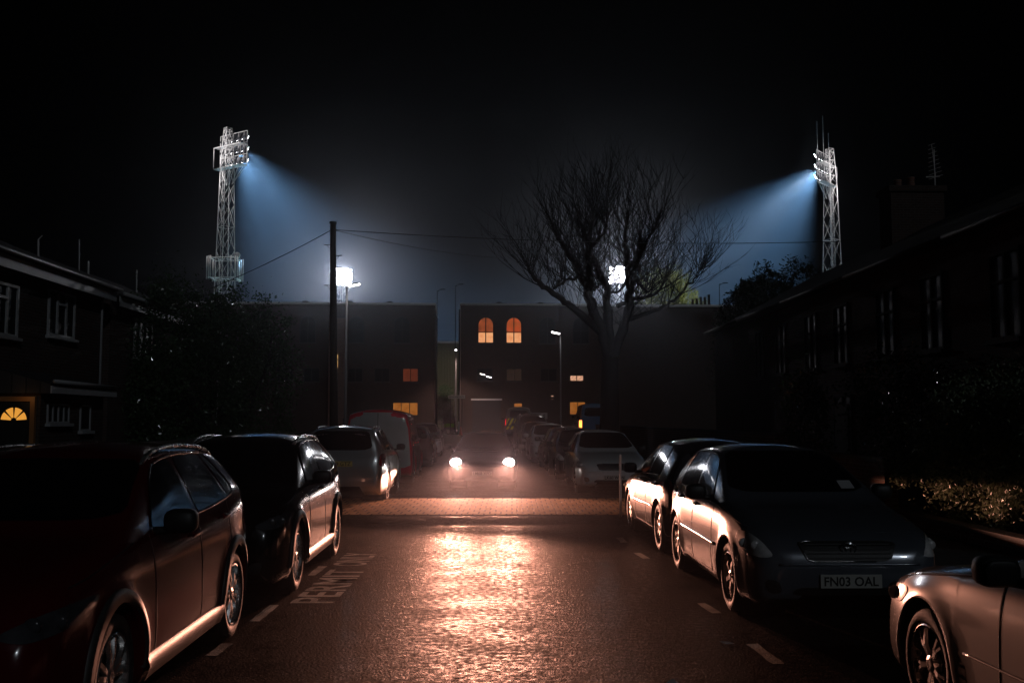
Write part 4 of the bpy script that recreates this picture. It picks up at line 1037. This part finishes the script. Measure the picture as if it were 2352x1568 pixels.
# left houses
def left_house(label, x, y0, ln, eave, wins, porch=None, door=None):
    root = empty('brick_house', (x, y0, 0), .02, label, 'house', 'brick houses on the left side'); D = 7.5
    a = MB(); a.box((-D, 0, -.2), (0, ln, eave)); a.build('wall', M['brick_dark'], root)
    a = MB(); rz_ = eave + 1.75
    a.add([(.45, -.15, eave - .02), (.45, ln + .15, eave - .02), (-D / 2, -.15, rz_), (-D / 2, ln + .15, rz_), (-D - .45, -.15, eave - .02), (-D - .45, ln + .15, eave - .02)],
          [(0, 1, 3, 2), (2, 3, 5, 4), (0, 2, 4), (1, 5, 3), (0, 4, 5, 1)]); ro = a.build('roof', M['tile'], root)
    a = MB(); a.box((.30, -.15, eave - .30), (.325, ln + .1, eave - .03)); a.build('fascia', M['white_paint'], root)
    a = MB(); a.tube([(.44, -.15, eave + .04), (.44, ln + .15, eave + .02)], .05, 10); a.build('gutter', M['upvc'], root, smooth=True)
    a = MB(); a.tube([(.08, ln - .25, .2), (.08, ln - .25, eave - .35), (.36, ln - .25, eave - .05)], .035, 8); a.build('downpipe', M['upvc'], root, smooth=True)
    for c, z, wd, ht, kind in wins:
        fo = window(root, c, z, wd, ht, M['glass'], M['upvc'], y=0, axis='+y', bars=(2, 0), fw=.06, out=.05)
        tb = MB(); tb.box((.012, c - wd / 6 + .04, z + ht * .70), (.06, c + wd / 6 - .04, z + ht * .75)); tb.build('transom', M['upvc'], fo)
    if porch:
        p0, p1 = porch; X_ = 1.02
        a = MB(); a.box((.004, p0, -.1), (X_, p1, 2.3)); pw = a.build('porch', M['brick_dark'], root)
        a = MB(); a.add([(.002, p0 - .1, 2.85), (.002, p1 + .1, 2.85), (X_ + .25, p1 + .1, 2.50), (X_ + .25, p0 - .1, 2.50), (.002, p0 - .1, 2.31), (.002, p1 + .1, 2.31), (X_ + .25, p1 + .1, 2.31), (X_ + .25, p0 - .1, 2.31)],
                        [(0, 3, 2, 1), (4, 5, 6, 7), (0, 4, 7, 3), (1, 2, 6, 5)]); po = a.build('porch_roof', M['tile'], pw)
        a = MB(); a.box((X_ + .253, p0 - .12, 2.31), (X_ + .28, p1 + .12, 2.47)); a.build('porch_fascia', M['white_paint'], pw)
        a = MB(); a.tube([(X_ + .33, p0 - .12, 2.56), (X_ + .33, p1 + .12, 2.54)], .04, 8); a.build('porch_gutter', M['upvc'], pw, smooth=True)
        window(pw, p0 + .85, 1.68, 1.1, .42, M['glass'], M['upvc'], y=X_, axis='+y', bars=(3, 0), fw=.04)
        window(pw, p0 + 2.3, 1.5, .6, .6, M['glass'], M['upvc'], y=X_, axis='+y', bars=(0, 0), fw=.04)
        c = .50
        a = MB(); a.box((c - .34, p0 - .05, 0), (c + .34, p0 - .003, 2.12)); dd = a.build('door', M['black'], pw)
        a = MB()
        for s0, s1 in ((-.44, -.345), (.345, .44)): a.box((c + s0, p0 - .09, 0), (c + s1, p0 - .003, 2.14))
        a.box((c - .44, p0 - .09, 2.14), (c + .44, p0 - .003, 2.24)); a.build('door_frame', M['frame_lit'], pw)
        a = MB(); n = 5; r0, r1 = .06, .27
        for k in range(n - 1):
            t0, t1 = pi * k / 4 + .08, pi * (k + 1) / 4 - .08; vs = []
            for j in range(7):
                t = t0 + (t1 - t0) * j / 6; vs += [(c + r0 * cos(t), p0 - .056, 1.74 + r0 * sin(t)), (c + r1 * cos(t), p0 - .056, 1.74 + r1 * sin(t))]
            a.add(vs, [(2 * j, 2 * j + 1, 2 * j + 3, 2 * j + 2) for j in range(6)])
        a.build('fanlight', W_fan, dd)
        light('porch_lamp', 'POINT', (c + .3, p0 - .35, 2.2), .35, (1, .5, .15), radius=.06, parent=root)
    return root
left_house('brick house with amber fanlight door and lean-to porch, nearest left', -10.8, 13.2, 13.6, 5.25, [(2.6, 3.55, 1.5, 1.15, 0), (8.0, 3.55, 1.5, 1.15, 0), (11.0, 3.75, 1.5, 1.1, 0)], porch=(7.8, 11.2))
left_house('farther brick house half hidden by the big dark evergreen', -11.2, 27.6, 11.0, 5.2, [(2.6, 3.6, 1.5, 1.15, 0), (7.2, 3.6, 1.5, 1.15, 0)])
for k, (x, yt, yb, Y, lab) in enumerate(((88, 550, 590, 30.3, 'short bent aerial mast on the left roof, leftmost of four'), (182, 550, 618, 33.4, 'tall thin aerial mast on the left roof, second of four'),
                                         (203, 600, 634, 34.4, 'short thick aerial mast on the left roof, third of four'), (314, 620, 684, 37.6, 'aerial mast standing nearest the big dark evergreen'))):
    p0 = at(x, yb + 30, Y); p1 = at(x, yt, Y); a = MB(); d = p1 - p0
    a.tube([(0, 0, 0), d * .5, d], .028 if k != 1 else .018, 6)
    if k == 0: a.tube([d, d + Vector((.12, 0, .12))], .02, 5)
    tag(a.build('aerial_mast', M['galv'], loc=p0), lab, 'aerial', 'aerials on the left roofs')

# right terrace
for k in range(5):
    y0 = 13.4 + k * 5.3
    lab = ['terraced house at the right edge, nearest of the dark row', 'terraced house second from the right edge in the dark row', 'terraced house in the middle of the dark right row',
           'terraced house with the tall chimney stack and aerial in the dark right row', 'terraced house at the far end of the dark right row'][k]
    root = empty('terraced_house', (8.95 - .02 * y0, y0, 0), .02, lab, 'house', 'terraced houses on the right side')
    a = MB(); a.box((0, .003, -.2), (8, 5.297, 5.2)); a.build('wall', M['brick_dark'], root)
    a = MB(); a.add([(-.35, 0, 5.17), (-.35, 5.3, 5.17), (3.9, 0, 7.45), (3.9, 5.3, 7.45), (8.3, 0, 5.17), (8.3, 5.3, 5.17)], [(1, 0, 2, 3), (3, 2, 4, 5), (0, 4, 2), (1, 3, 5), (0, 1, 5, 4)]); ro = a.build('roof', M['tile'], root)
    a = MB(); a.tube([(-.4, 0, 5.2), (-.4, 5.3, 5.2)], .055, 8); a.build('gutter', M['black'], root, smooth=True)
    for c in (1.5, 3.9):
        window(root, c, 3.15, 1.05, 1.55, M['glass'], M['sash'], y=-.002, axis='-y2', bars=(1, 1), split=.66, fw=.055, out=.05) if False else window(root, -c, 3.15, 1.05, 1.55, M['glass'], M['sash'], y=-.002, axis='-y', bars=(1, 1), split=.66, fw=.055, out=.05)
    window(root, -3.9, .9, 1.3, 1.5, M['glass'], M['sash'], y=-.002, axis='-y', bars=(1, 1), split=.66, fw=.055, out=.05)
    a = MB(); a.box((-.05, 1.0, .1), (-.004, 1.95, 2.15)); a.build('door', M['wood'], root)
    if k == 3:
        a = MB(); a.box((2.95, -.05, 6.3), (4.55, .85, 8.55)); a.box((2.88, -.12, 8.55), (4.62, .92, 8.72)); ch_ = a.build('chimney', M['brick_dark'], ro)
        for xx, hh in ((3.35, .22), (3.75, .30)):
            a = MB(); a.lathe([(8.72, .13), (8.72 + hh, .11), (8.74 + hh, .13), (8.78 + hh, .12), (8.78 + hh, .001)], 'z', 12, (xx, .4, 0)); a.build('chimney_pot', M['brick_red'], ch_, smooth=True)
        a = MB(); A = Vector((4.5, .4, 8.6)); a.tube([A, A + Vector((.0, 0, 1.35))], .018, 6); tip = A + Vector((-.16, -.2, 1.45)); tl_ = A + Vector((.12, .2, .55))
        a.tube([tl_, tip], .013, 5)
        for j in range(9): c = tl_.lerp(tip, j / 8); a.tube([c - Vector((.16, -.05, .05)) * (1.2 - j * .08), c + Vector((.16, -.05, .05)) * (1.2 - j * .08)], .008, 4)
        a.tube([tl_ + Vector((-.3, 0, .0)), tl_ + Vector((.12, 0, .02))], .02, 5); a.build('aerial', M['galv'], root)

# garden walls
def gwall(label, pts, h, name='garden_wall'):
    a = MB()
    for (x0, y0), (x1, y1) in zip(pts[:-1], pts[1:]):
        d = Vector((x1 - x0, y1 - y0, 0)).normalized(); n = Vector((-d.y, d.x, 0)) * .11; L_ = Vector((x1 - x0, y1 - y0, 0)).length
        c = Vector(((x0 + x1) / 2, (y0 + y1) / 2, gz((y0 + y1) / 2) + h / 2)); a.obox(c, d * L_ / 2, n, (0, 0, h / 2))
    root = tag(a.build(name, M['brick_wall']), label, 'wall')
    a = MB()
    for (x0, y0), (x1, y1) in zip(pts[:-1], pts[1:]):
        d = Vector((x1 - x0, y1 - y0, 0)).normalized(); n = Vector((-d.y, d.x, 0)) * .14; L_ = Vector((x1 - x0, y1 - y0, 0)).length
        c = Vector(((x0 + x1) / 2, (y0 + y1) / 2, gz((y0 + y1) / 2) + h + .035)); a.obox(c, d * (L_ / 2 - .002), n, (0, 0, .033))
    a.build('coping', M['kerb'], root)
gwall('low brick wall under the glinting hedge on the right', [(6.36, 16.6), (6.52, 9.5)], .22)
gwall('brick garden wall behind the front on hatchback on the right', [(6.2, 22.5), (6.33, 16.75)], 1.05)
gwall('long dark brick garden wall along the far right pavement', [(5.3, 62), (6.15, 22.7)], 1.3)
gwall('long dark brick garden wall along the left pavement', [(-7.25, 62), (-6.85, 8)], 1.25)

# ------------------------------------------------------------------ poles, lamps and wires
def street_lamp(label, base, ht, arm, head_len, on, r=.06, power=0, tilt=.0, col=(1, .93, .95)):
    root = empty('street_lamp', base, 0, label, 'street lamp', 'street lamps')
    a = MB(); a.tube([(0, 0, 0), (0, 0, 1.6), (0, 0, 1.62), (0, 0, ht)], [r * 1.6, r * 1.6, r, r * .75], 10); a.build('post', M['lamp_grey'], root, smooth=True)
    d = Vector(arm); L_ = d.length; u = d.normalized()
    a = MB(); a.tube([(0, 0, ht - .02), Vector((0, 0, ht + .03)) + d * .3], [.05, .04], 8); a.build('arm', M['lamp_grey'], root, smooth=True)
    c = Vector((0, 0, ht + .05)) + u * (L_ * .3 + head_len / 2); side = Vector((-u.y, u.x, 0))
    a = MB(); up = Vector((0, 0, 1)); a.obox(c + up * .03, u * head_len / 2, side * .13, up * .028); a.obox(c + up * .07, u * head_len / 3, side * .09, up * .02)
    hd = a.build('lamp_head', M['lamp_grey'], root)
    if on:
        a = MB(); n = 6
        for k in range(n): a.ell(c + u * head_len * (-.42 + .84 * k / (n - 1)) - up * .012, (.075, .075, .05), 2, 10)
        a.build('led_panel', M['led_on'], hd, smooth=True)
        if power: light('led_or_fill', 'SPOT', c - up * .1, power, col, (0, 0, -1), 120, .6, .12, parent=root)
    return root
p = at(793, 950, 50)
street_lamp('lit street lamp beside the timber pole, arm reaching right', (p.x, 50, gz(50)), at(793, 660, 50).z - gz(50), (.35, -.15, .05), .62, True, .075, 1500 * LAMPK)
p = at(1288, 950, 60)
street_lamp('lit street lamp before the right block, arm reaching left', (p.x, 60, gz(60)), at(1288, 768, 60).z - gz(60), (-.22, -.1, .04), .5, True, .045, 700 * LAMPK)
p = at(1046.5, 950, 82.6)
street_lamp('lit street lamp at the corner of the right block, head facing the street', (p.x, 82.8, gz(83)), at(1046.5, 806, 82.6).z - gz(83), (.1, -2.2, .0), .36, True, .06, 12000 * LAMPK, col=(1, .66, .55))
light('led_or_fill', 'SPOT', (p.x - .25, 83.2, at(1046.5, 806, 82.6).z), 4000, (1, .9, .62), (-.075, 1, -.08), 20, .6, .12)  # added narrow spot that brightens the stand wall through the gap
for x, yt, Y, lab, dx in ((1003, 668, 92, 'thin unlit lamp post rising over the gap, nearer the left block', .7), (1045, 656, 96, 'thin unlit lamp post rising over the gap, beside the right block', .8), (1657, 653, 96, 'thin unlit lamp post beside the far chimney stack', .9)):
    p = at(x, 950, Y); street_lamp(lab, (p.x, Y, gz(Y)), at(x, yt, Y).z - gz(Y), (dx, -.1, .05), .55, False, .05)
# timber pole with its wires
pb = at(769, 960, 30); pt = at(765, 513, 30)
TP = empty('telegraph_pole', (pb.x, 30, 0), 0, 'dark timber telegraph pole in front of the glaring floodlight', 'pole'); ht = pt.z
a = MB(); tx = pt.x - pb.x; a.tube([(0, 0, 0), (tx * .5, 0, ht * .5), (tx, 0, ht)], [.135, .115, .09], 12); a.build('post', M['wood'], TP, smooth=True)
a = MB(); a.lathe([(ht - .02, .12), (ht + .05, .11), (ht + .06, .001)], 'z', 12, (tx, 0, 0)); a.build('cap', M['black'], TP)
a = MB()
for y, s in ((562, -1), (587, 1), (655, -1), (690, 1)):
    z = at(765, y, 30).z; x_ = tx * z / ht; a.tube([(x_ + s * .09, 0, z), (x_ + s * .27, -.02, z)], .014, 5); a.tube([(x_ + s * .20, -.01, z), (x_ + s * .1, 0, z - .12)], .008, 4)
a.build('step', M['galv_dull'], TP)
wp0 = at(758, 530, 30); wp1 = at(773, 528, 30)
a = MB(); a.tube([wp0 - Vector((pb.x, 30, 0)), wp1 - Vector((pb.x, 30, 0))], .03, 6); a.build('insulator', M['black'], TP)
def wire(label, p, q, sag):
    a = MB(); n = 28; a.tube([Vector(p).lerp(Vector(q), k / n) - Vector(p) - Vector((0, 0, sag * 4 * (k / n) * (1 - k / n))) for k in range(n + 1)], .011, 5)
    tag(a.build('overhead_wire', M['wire'], loc=p), label, 'wire', 'wires from the timber pole')
wire('overhead wire from the timber pole down to the left houses', wp0, (-10.9, 31.5, 5.4), .12)
wire('nearly level overhead wire crossing to the right terrace chimney', wp1, at(1975, 553, 33), .22)
wire('overhead wire falling from the timber pole to the bare tree', wp1 - Vector((0, 0, .02)), at(1150, 592, 46), .15)
# small street things
sb = empty('street_sign', at(1049, 911, 82.2), 0, 'white street name board reading BROOK ROAD SOUTH at the block corner', 'sign')
a = MB(); a.box((-.69, -.015, -.14), (.69, .015, .14)); bo = a.build('board', M['plate_w'], sb)
vs, fs = text_mesh('BROOK ROAD SOUTH', .13, 1.22, .02); a = MB(); a.add([(v[0], -.018, v[1]) for v in vs], fs); a.build('lettering', M['ink'], bo)
a = MB(); [a.tube([(x, .05, -3.5), (x, .05, .12)], .028, 8) for x in (-.5, .5)]; a.build('post', M['lamp_grey'], sb)
bb = MB(); bb.box((-1.15, -.02, -.25), (1.15, .02, .28)); o = tag(bb.build('notice_board', M['board_grey'], loc=at(1226, 955, 84.3)), 'pale grey lettered notice board above the parked cars at the far end', 'sign')
a = MB(); rnd = random.Random(4)
for j, z in enumerate((.1, -.1)):
    x = -1.0
    while x < .95: wd = rnd.uniform(.05, .16); a.box((x, -.026, z - .06), (x + wd, -.022, z + .06)); x += wd + .05
a.build('lettering', M['ink'], o)
a = MB(); [a.tube([(x, .04, -2.4), (x, .04, .2)], .03, 6) for x in (-.9, .9)]; a.build('post', M['lamp_grey'], o)
a = MB(); a.lathe([(0, .18), (.04, .18), (.05, .14), (.68, .03), (.69, .001)], 'z', 16); tag(a.build('traffic_cone', M['cone'], loc=at(1058, 999, 80) * Vector((1, 1, 0)) .x and Vector((at(1058, 999, 80).x, 80, gz(80)))), 'faded traffic cone by the corner of the right block', 'cone') if False else tag(a.build('traffic_cone', M['cone'], loc=(at(1058, 999, 80).x, 80, gz(80))), 'faded traffic cone by the corner of the right block', 'cone')
a = MB(); a.tube([(0, 0, 0), (0, 0, .9), (0, 0, 1.1)], [.07, .07, .05], 10); tag(a.build('bollard', M['white_paint'], loc=(at(1053, 990, 81.4).x, 81.6, gz(82))), 'white bollard at the foot of the right block corner', 'bollard')
a = MB(); a.tube([(0, 0, 0), (0, 0, 1.12)], .022, 8); a.tube([(0, 0, 0), (0, 0, .03)], .06, 10); tag(a.build('marker_post', M['galv'], loc=(1.90, 17.6, .03)), 'thin upright metal post standing off the nose of the grey hatchback', 'post')

# ------------------------------------------------------------------ floodlight masts
def mast(label, base, aim, H, b0, b1, hw, hh, hz0, rows, cols, name='floodlight_mast', dish=False, whips=(), far=False, spin=.78):
    dx, dy = aim[0] - base[0], aim[1] - base[1]; rz = atan2(-dx, dy)
    root = empty(name, (*base, .3), rz, label, 'floodlight mast', 'stadium floodlight masts')
    k = 1.0 if not far else 1.25
    legs = MB(); lv = 11; zs = [hz0 * (1 - (1 - i / lv) ** 1.12) for i in range(lv + 1)]
    wd = lambda z: b0 + (b1 - b0) * min(1, z / hz0) if z <= hz0 else b1 * max(.62, 1 - (z - hz0) * .25)
    cr = [(-1, -1), (1, -1), (1, 1), (-1, 1)]; cs, sn = cos(spin), sin(spin)
    def P(c, z): x, y = c[0] * wd(z), c[1] * wd(z); return Vector((x * cs - y * sn, x * sn + y * cs, z))
    for c in cr: legs.tube([P(c, 0), P(c, hz0), P(c, hz0 + hh + .5)], [.07 * k, .052 * k, .036 * k], 6)
    for i in range(lv):
        for a in range(4):
            c, d = cr[a], cr[(a + 1) % 4]
            legs.tube([P(c, zs[i]), P(d, zs[i + 1])], .024 * k, 4); legs.tube([P(d, zs[i]), P(c, zs[i + 1])], .024 * k, 4)
            if i % 4 == 3: legs.tube([P(c, zs[i + 1]), P(d, zs[i + 1])], .035 * k, 4)
    zz_ = hz0
    while zz_ < hz0 + hh + .3:
        for a in range(4):
            c, d = cr[a], cr[(a + 1) % 4]; z2 = min(zz_ + 1.2, hz0 + hh + .5); legs.tube([P(c, zz_), P(d, z2)], .035 * k, 4); legs.tube([P(c, z2), P(d, z2)], .035 * k, 4)
        zz_ += 1.2
    legs.build('lattice', M['galv'], root)
    ld = MB()
    for s in (-.22, .22): ld.tube([(s - .2, -b0 * .55, 0), (s - .2, -b1 * .55, hz0)], .03 * k, 4)
    for i in range(int(hz0 / .55)):
        z = i * .55; y = -(b0 + (b1 - b0) * z / hz0) * .55; ld.tube([(-.42, y, z), (.02, y, z)], .018 * k, 4)
    ld.build('ladder', M['galv'], root)
    hf = MB(); yf = b1 + .35
    for x in (-hw / 2, hw / 2): hf.tube([(x, yf, hz0), (x, yf, hz0 + hh)], .06 * k, 5); hf.tube([(x, yf - 1.1, hz0), (x, yf - 1.1, hz0 + hh * .62)], .04 * k, 5)
    for j in range(cols): x = -hw / 2 + hw * (j + .5) / cols; hf.tube([(x, yf - .1, hz0), (x, yf - .1, hz0 + hh)], .035 * k, 5)
    for z in (0, hh * .34, hh * .67, hh): hf.tube([(-hw / 2, yf, hz0 + z), (hw / 2, yf, hz0 + z)], .05 * k, 5)
    for s in (-1, 1):
        for q in (.35, .75, 1.0): hf.tube([(s * hw / 2 * q, yf, hz0), (s * b1 * .8, b1 * .6, hz0 - 2.4)], .045 * k, 5)
    for z in (0, hh * .67):
        for s in (-1, 1): hf.tube([(s * b1 * .5, b1, hz0 + z), (s * b1 * .5, yf, hz0 + z)], .05, 5)
    hf.build('head_frame', M['galv'], root)
    for z in (-.06, hh * .60):
        wk = MB(); wk.box((-hw / 2, yf - 1.15, hz0 + z), (hw / 2, yf - .16, hz0 + z + .07)); wk.build('walkway', M['galv'], root)
    hm_, lm_ = None, None
    for r in range(rows):
        for c in range(cols):
            x = -hw / 2 + hw * (c + .5) / cols; z = hz0 + hh * (r + .5) / rows + .1
            o = bpy.data.objects.new('lamp_housing', None) if False else None
            if hm_ is None:
                q = MB(); q.box((-.36, -.30, -.42), (.36, .08, .42)); q.box((-.40, .08, -.46), (.40, .14, .46)); ob = q.build('lamp_housing', M['housing'], root); hm_ = ob.data
            else: ob = bpy.data.objects.new('lamp_housing', hm_); C.objects.link(ob); ob.parent = root
            ob.location = (x, yf + .18, z); ob.scale = (1.3,) * 3 if far and (r + c) % 3 else (1,) * 3; ob.rotation_euler = (-.45 if not far else -.3, 0, 0)
            if lm_ is None:
                q = MB(); q.ell((0, .12, 0), (.36, .17, .40), 3, 14); lo = q.build('lamp_lens', M['flood_on'], ob, smooth=True); lm_ = lo.data
            else: lo = bpy.data.objects.new('lamp_lens', lm_); C.objects.link(lo); lo.parent = ob
    if dish:
        zr_ = 21.2
        for z in (-1.3, 1.3):
            rg = MB(); R_ = 2.3
            for a in range(4):
                q0 = Vector((R_ * cos(spin + a * pi / 2), R_ * sin(spin + a * pi / 2), zr_ + z)); q1 = Vector((R_ * cos(spin + (a + 1) * pi / 2), R_ * sin(spin + (a + 1) * pi / 2), zr_ + z)); rg.tube([q0, q1], .06, 5); rg.tube([q0, Vector((0, 0, zr_ + z))], .05, 5)
            rg.build('headframe_ring', M['galv'], root)
        for a in range(4):
            for dt in (-.2, .05, .2):
                t = spin + a * pi / 2 + dt; an = MB(); an.tube([(2.4 * cos(t), 2.4 * sin(t), zr_ - 1.5), (2.4 * cos(t), 2.4 * sin(t), zr_ + 1.5)], .075, 6); an.build('antenna_panel', M['galv'], root, smooth=True)
        ds = MB(); td = -rz - .9; ds.lathe([(0, .42), (.04, .44), (.2, .32), (.25, .001)], 'x', 22); dob = ds.build('dish', M['white_paint'], root, smooth=True, loc=(1.8, .45, zr_ + 1.7)); dob.rotation_euler = (0, 0, -pi / 2 - rz)
    for x, z0, z1 in whips:
        wm = MB(); wm.tube([(x, yf, hz0 + z0), (x, yf, hz0 + z1)], [.06, .03], 5); wm.build('whip_antenna', M['galv'], root)
    return root, rz, yf
def lamps(root, aims, col, z, y, xs, white=None):
    for (az, el, cone, pw, bl), x in zip(aims, xs):
        d = Vector((sin(az) * cos(el), cos(az) * cos(el), sin(el)))
        light('flood_beam', 'SPOT', (x, y, z), pw, col, d, cone, bl, .35, parent=root)
    if white:  # added fill spots that brighten the mast and its head, no real fitting
        light('flood_fill', 'SPOT', (-.5, -1.9, z - .8), white, (1, .95, .97), (0.02, .05, -1), 70, .8, .3, parent=root)
        light('flood_fill', 'SPOT', (-.4, -4.2, z - .2), white * .5, (1, .95, .97), (.08, 1, .12), 82, .5, .3, parent=root)
T1, r1, y1 = mast('white lattice floodlight mast on the left with a dish and antenna cluster', (-37.8, 130), (0, 186), 40, 1.30, .64, 5.3, 4.7, 34.9, 3, 5, dish=True, spin=1.38)
rd = radians
lamps(T1, [(.12, rd(-17), 5, BEAM * .5, 1), (.08, rd(-22), 4, BEAM * .55, 1), (.02, rd(-27), 5, BEAM * .6, 1), (-.04, rd(-33), 4, BEAM * .6, 1), (-.08, rd(-39), 5, BEAM * .6, 1), (0, rd(-30), 48, BEAM * .34, 1), (0, rd(-50), 78, BEAM * .52, 1)], BEAMC, 37, 2.0, (2.5, 2.4, 2.3, 2.4, 2.2, 1.6, 0), MAST_FILL)
T2, r2, y2 = mast('white lattice floodlight mast on the right with three whip antennas', (48.7, 150), (-4, 192), 42, 1.5, .66, 5.2, 4.9, 37.4, 3, 5, whips=((-2.2, 4, 9.4), (.2, 4, 10.8), (2.4, 0, 8.6)), spin=-.5)
lamps(T2, [(-.12, rd(-15), 5, BEAM * .6, 1), (-.08, rd(-20), 4, BEAM * .7, 1), (-.02, rd(-25), 5, BEAM * .75, 1), (.04, rd(-31), 4, BEAM * .75, 1), (.08, rd(-37), 5, BEAM * .7, 1), (0, rd(-28), 48, BEAM * .42, 1), (0, rd(-48), 78, BEAM * .55, 1)], BEAMC, 39.6, 2.0, (-2.5, -2.4, -2.3, -2.4, -2.2, -1.6, 0), MAST_FILL * 1.3)
light('flood_fill', 'SPOT', (46.5, 149, 40), 900000, (1, .97, .80), Vector((18, 112, 15)) - Vector((46.5, 149, 40)), 13, .6, .4)  # added spot that brightens the yellow green tree
T3, r3, y3 = mast('distant floodlight mast glaring beside the timber pole', (at(784, 700, 250).x, 250), (-8, 150), 38, 1.6, 1.0, 4.6, 4.4, at(784, 660, 250).z, 4, 5, far=True)
lamps(T3, [(0, rd(-34), 88, GLOW, .9)], (.95, .93, 1), at(784, 640, 250).z, 2.6, (0,))
q_ = Vector((at(784, 700, 250).x, 246.5, at(784, 640, 250).z)); light('flood_glow', 'SPOT', q_, FLARE, (.96, .95, 1), Vector((0, 0, 6)) - q_, 10, 1, 1.2)
T4, r4, y4 = mast('distant floodlight mast glaring through the bare tree', (at(1422, 700, 250).x, 250), (4, 150), 38, 1.6, 1.0, 4.6, 4.4, at(1422, 656, 250).z, 4, 5, far=True)
lamps(T4, [(0, rd(-34), 88, GLOW, .9)], (.93, .95, 1), at(1422, 638, 250).z, 2.6, (0,))
q_ = Vector((at(1422, 700, 250).x, 246.5, at(1422, 640, 250).z)); light('flood_glow', 'SPOT', q_, FLARE * 3, (.96, .95, 1), Vector((0, 0, 6)) - q_, 10, 1, 1.2)

# ------------------------------------------------------------------ render settings
sc.view_settings.view_transform = 'Standard'; sc.view_settings.look = 'None'; sc.view_settings.exposure = EXPO; sc.view_settings.gamma = 1
sc.render.engine = 'CYCLES'; cy = sc.cycles
cy.use_denoising = True; cy.max_bounces = 5; cy.diffuse_bounces = 2; cy.glossy_bounces = 3; cy.transmission_bounces = 3; cy.volume_bounces = 0; cy.transparent_max_bounces = 6
cy.sample_clamp_indirect = 4; cy.sample_clamp_direct = 0; cy.use_light_tree = True; cy.blur_glossy = .3
cy.caustics_reflective = False; cy.caustics_refractive = False
